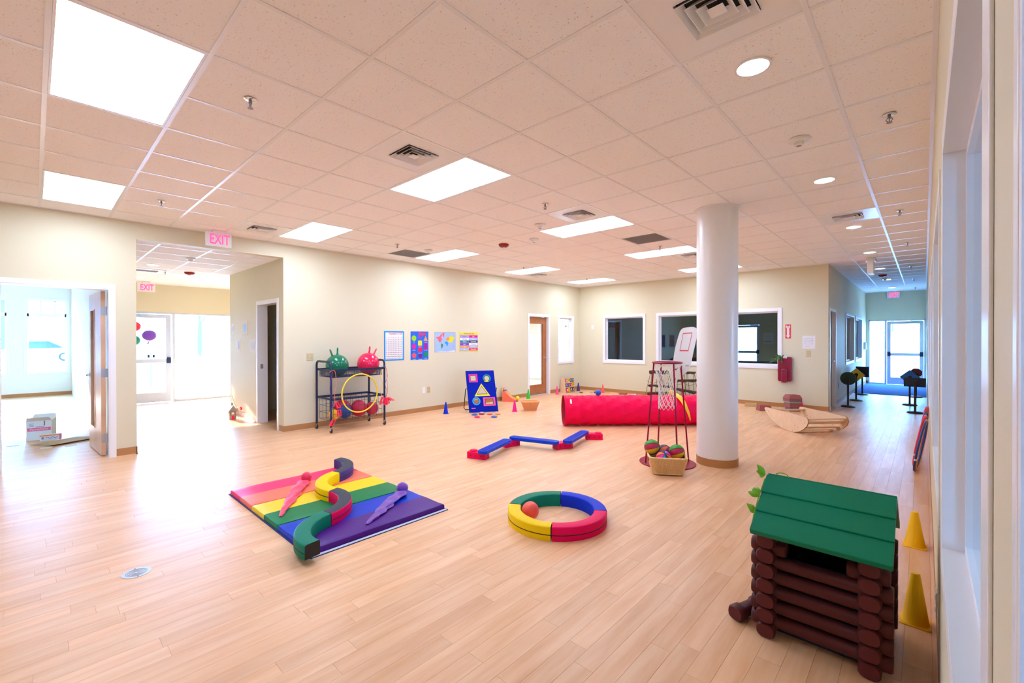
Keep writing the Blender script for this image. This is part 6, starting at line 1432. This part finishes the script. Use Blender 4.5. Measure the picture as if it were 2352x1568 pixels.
for l, y0_, y1_, m_ in [('left dark poster in the room behind the window', 16.75, 17.2, 'c_navy'), ('right dull poster in the room behind the window', 17.55, 18.1, 'c_brown')]:
    MB; e = poster('wall_poster', l, FX(XL-0.001), y0_, 1.15, y1_, 1.72, 'c_grey'); MB().fbox(FX(XL-0.001), y0_+0.05, 1.2, 0.003, y1_-0.05, 1.66, 0.0045).build('picture', m_, e)
fe = FY(19.15)
e = poster('wall_sheet', 'white sheet on the far wall beside the glass door of the dark room', fe, -4.55, 1.3, -4.2, 1.75, 'paper'); e['category'] = 'notice'; MB().fbox(fe, -4.5, 1.4, 0.003, -4.25, 1.42, 0.004).build('print_line', 'ink_grey', e)
e = thing('alarm_pull_station', 'red alarm box on the far wall of the dark room', 'alarm box', (-3.86, 19.1, 1.1)); MB().fbox(fe, -3.95, 1.1, 0, -3.75, 1.36, 0.06).build('housing', 'strobe_red', e, bev=0.005); MB().fbox(fe, -3.92, 1.18, 0.06, -3.78, 1.24, 0.07).build('handle', 'paper', e)
e = thing('sink_counter', 'dark brown counter with a tap behind the small back window', 'counter', (-6.2, 12.0, 0))
MB().box(-6.6, 11.9, 0.0, -5.4, 12.5, 0.86).build('cabinet', 'dark_wood', e); MB().box(-6.62, 11.88, 0.86, -5.38, 12.52, 0.90).build('worktop', 'door_wood', e, bev=0.004)
MB().tube([(-6.1, 12.3, 0.90), (-6.1, 12.3, 0.96), (-6.03, 12.25, 0.985), (-5.92, 12.2, 0.975)], 0.01, 8).build('tap', 'steel', e, smooth=True)
# ------------------------------------------------------------------ outdoors
struct(MB().box(-140, -70, -0.5, 70, 120, -0.14).build('ground', 'outdoor_ground'))
e = thing('white_fence', 'tall white panel fence outside the far glass door', 'fence', (0, 30, -0.14))
for i in range(12):
    x = -12+i*2.0; MB().box(x+0.07, 29.98, -0.1, x+1.93, 30.03, 1.86).build('fence_panel', 'outdoor_white', e); MB().box(x-0.07, 29.94, -0.14, x+0.07, 30.07, 1.95).build('post', 'outdoor_white', e)
rr = random.Random(21)
def bare_tree(label, x, y, h_):
    e = thing('bare_tree', label, 'tree', (x, y, -0.14), 'bare winter trees outdoors'); mb = MB()
    def grow(p, d, L_, r, depth):
        q = p+d*L_; mb.tube([p, p.lerp(q, 0.5)+Vector((rr.uniform(-1, 1), rr.uniform(-1, 1), 0))*L_*0.05, q], [r, r*0.85, r*0.7], 5)
        if depth == 0: return
        for _ in range(3):
            nd = (d+Vector((rr.uniform(-1, 1), rr.uniform(-1, 1), rr.uniform(-0.1, 0.6)))*0.75).normalized(); grow(q, nd, L_*rr.uniform(0.6, 0.8), r*0.62, depth-1)
    MB().tube([(x, y, -0.14), (x, y, h_*0.2), (x+0.05, y, h_*0.36)], [h_*0.022, h_*0.019, h_*0.016], 8).build('trunk', 'bark', e)
    grow(Vector((x+0.05, y, h_*0.34)), Vector((0.05, 0, 1)).normalized(), h_*0.24, h_*0.014, 4); o = mb.build('branches', 'bark', e); o['kind'] = 'stuff'
bare_tree('bare tree behind the fence seen through the corridor sidelight', -3.4, 36, 6.5); bare_tree('bare tree behind the fence seen through the left of the glass door', -1.6, 38, 6.0); bare_tree('bare tree behind the fence seen through the right of the glass door', 0.4, 37, 6.2)
woods = ['leftmost', 'second', 'third', 'fourth', 'fifth', 'rightmost']
for i in range(6): bare_tree('%s of the bare trees beyond the entrance hall window' % woods[i], -56-(i % 3)*9+rr.uniform(-1, 1), 12.0+i*1.9, 6+rr.random()*2)
e = thing('parked_car', 'white parked car outside the left room window', 'car', (-50, 0.3, -0.14))
fcR = Frame((-50, -1.9, -0.14), (0, 1, 0), (0, 0, 1), (1, 0, 0))
MB().prism([(0.0, 0.35), (0.05, 0.85), (0.55, 0.98), (3.7, 1.05), (4.5, 0.9), (4.55, 0.4), (4.3, 0.3), (0.2, 0.3)], fcR, -1.75, 0).build('body', 'car_white', e, bev=0.04)
MB().prism([(0.45, 0.98), (0.9, 1.55), (2.7, 1.6), (3.6, 1.05)], fcR, -1.62, -0.12).build('cabin', 'car_glass', e, bev=0.03); MB().prism([(0.85, 1.53), (0.95, 1.62), (2.65, 1.66), (2.75, 1.58)], fcR, -1.63, -0.11).build('car_roof', 'car_white', e)
for a in (0.9, 3.6):
    o = MB().cyl(fcR.p(a, 0.34, -0.2), fcR.p(a, 0.34, 0.02), 0.34, n=24).build('wheel', 'black', e); MB().cyl(fcR.p(a, 0.34, 0.02), fcR.p(a, 0.34, 0.03), 0.21, n=16).build('hubcap', 'alu', o)
e = thing('distant_building', 'low dark blue building far outside the left room window', 'building', (-75, -6, -0.14))
MB().box(-80, -22, -0.14, -75, -1.2, 6.2).build('wall', 'build_blue', e); MB().box(-80.6, -22.6, 6.2, -74.4, -0.6, 6.7).build('roof', 'outdoor_white', e)
for i in range(4): MB().box(-74.99, -18+i*4.2, 2.0, -74.9, -15.8+i*4.2, 4.4).build('window', 'car_glass', e)
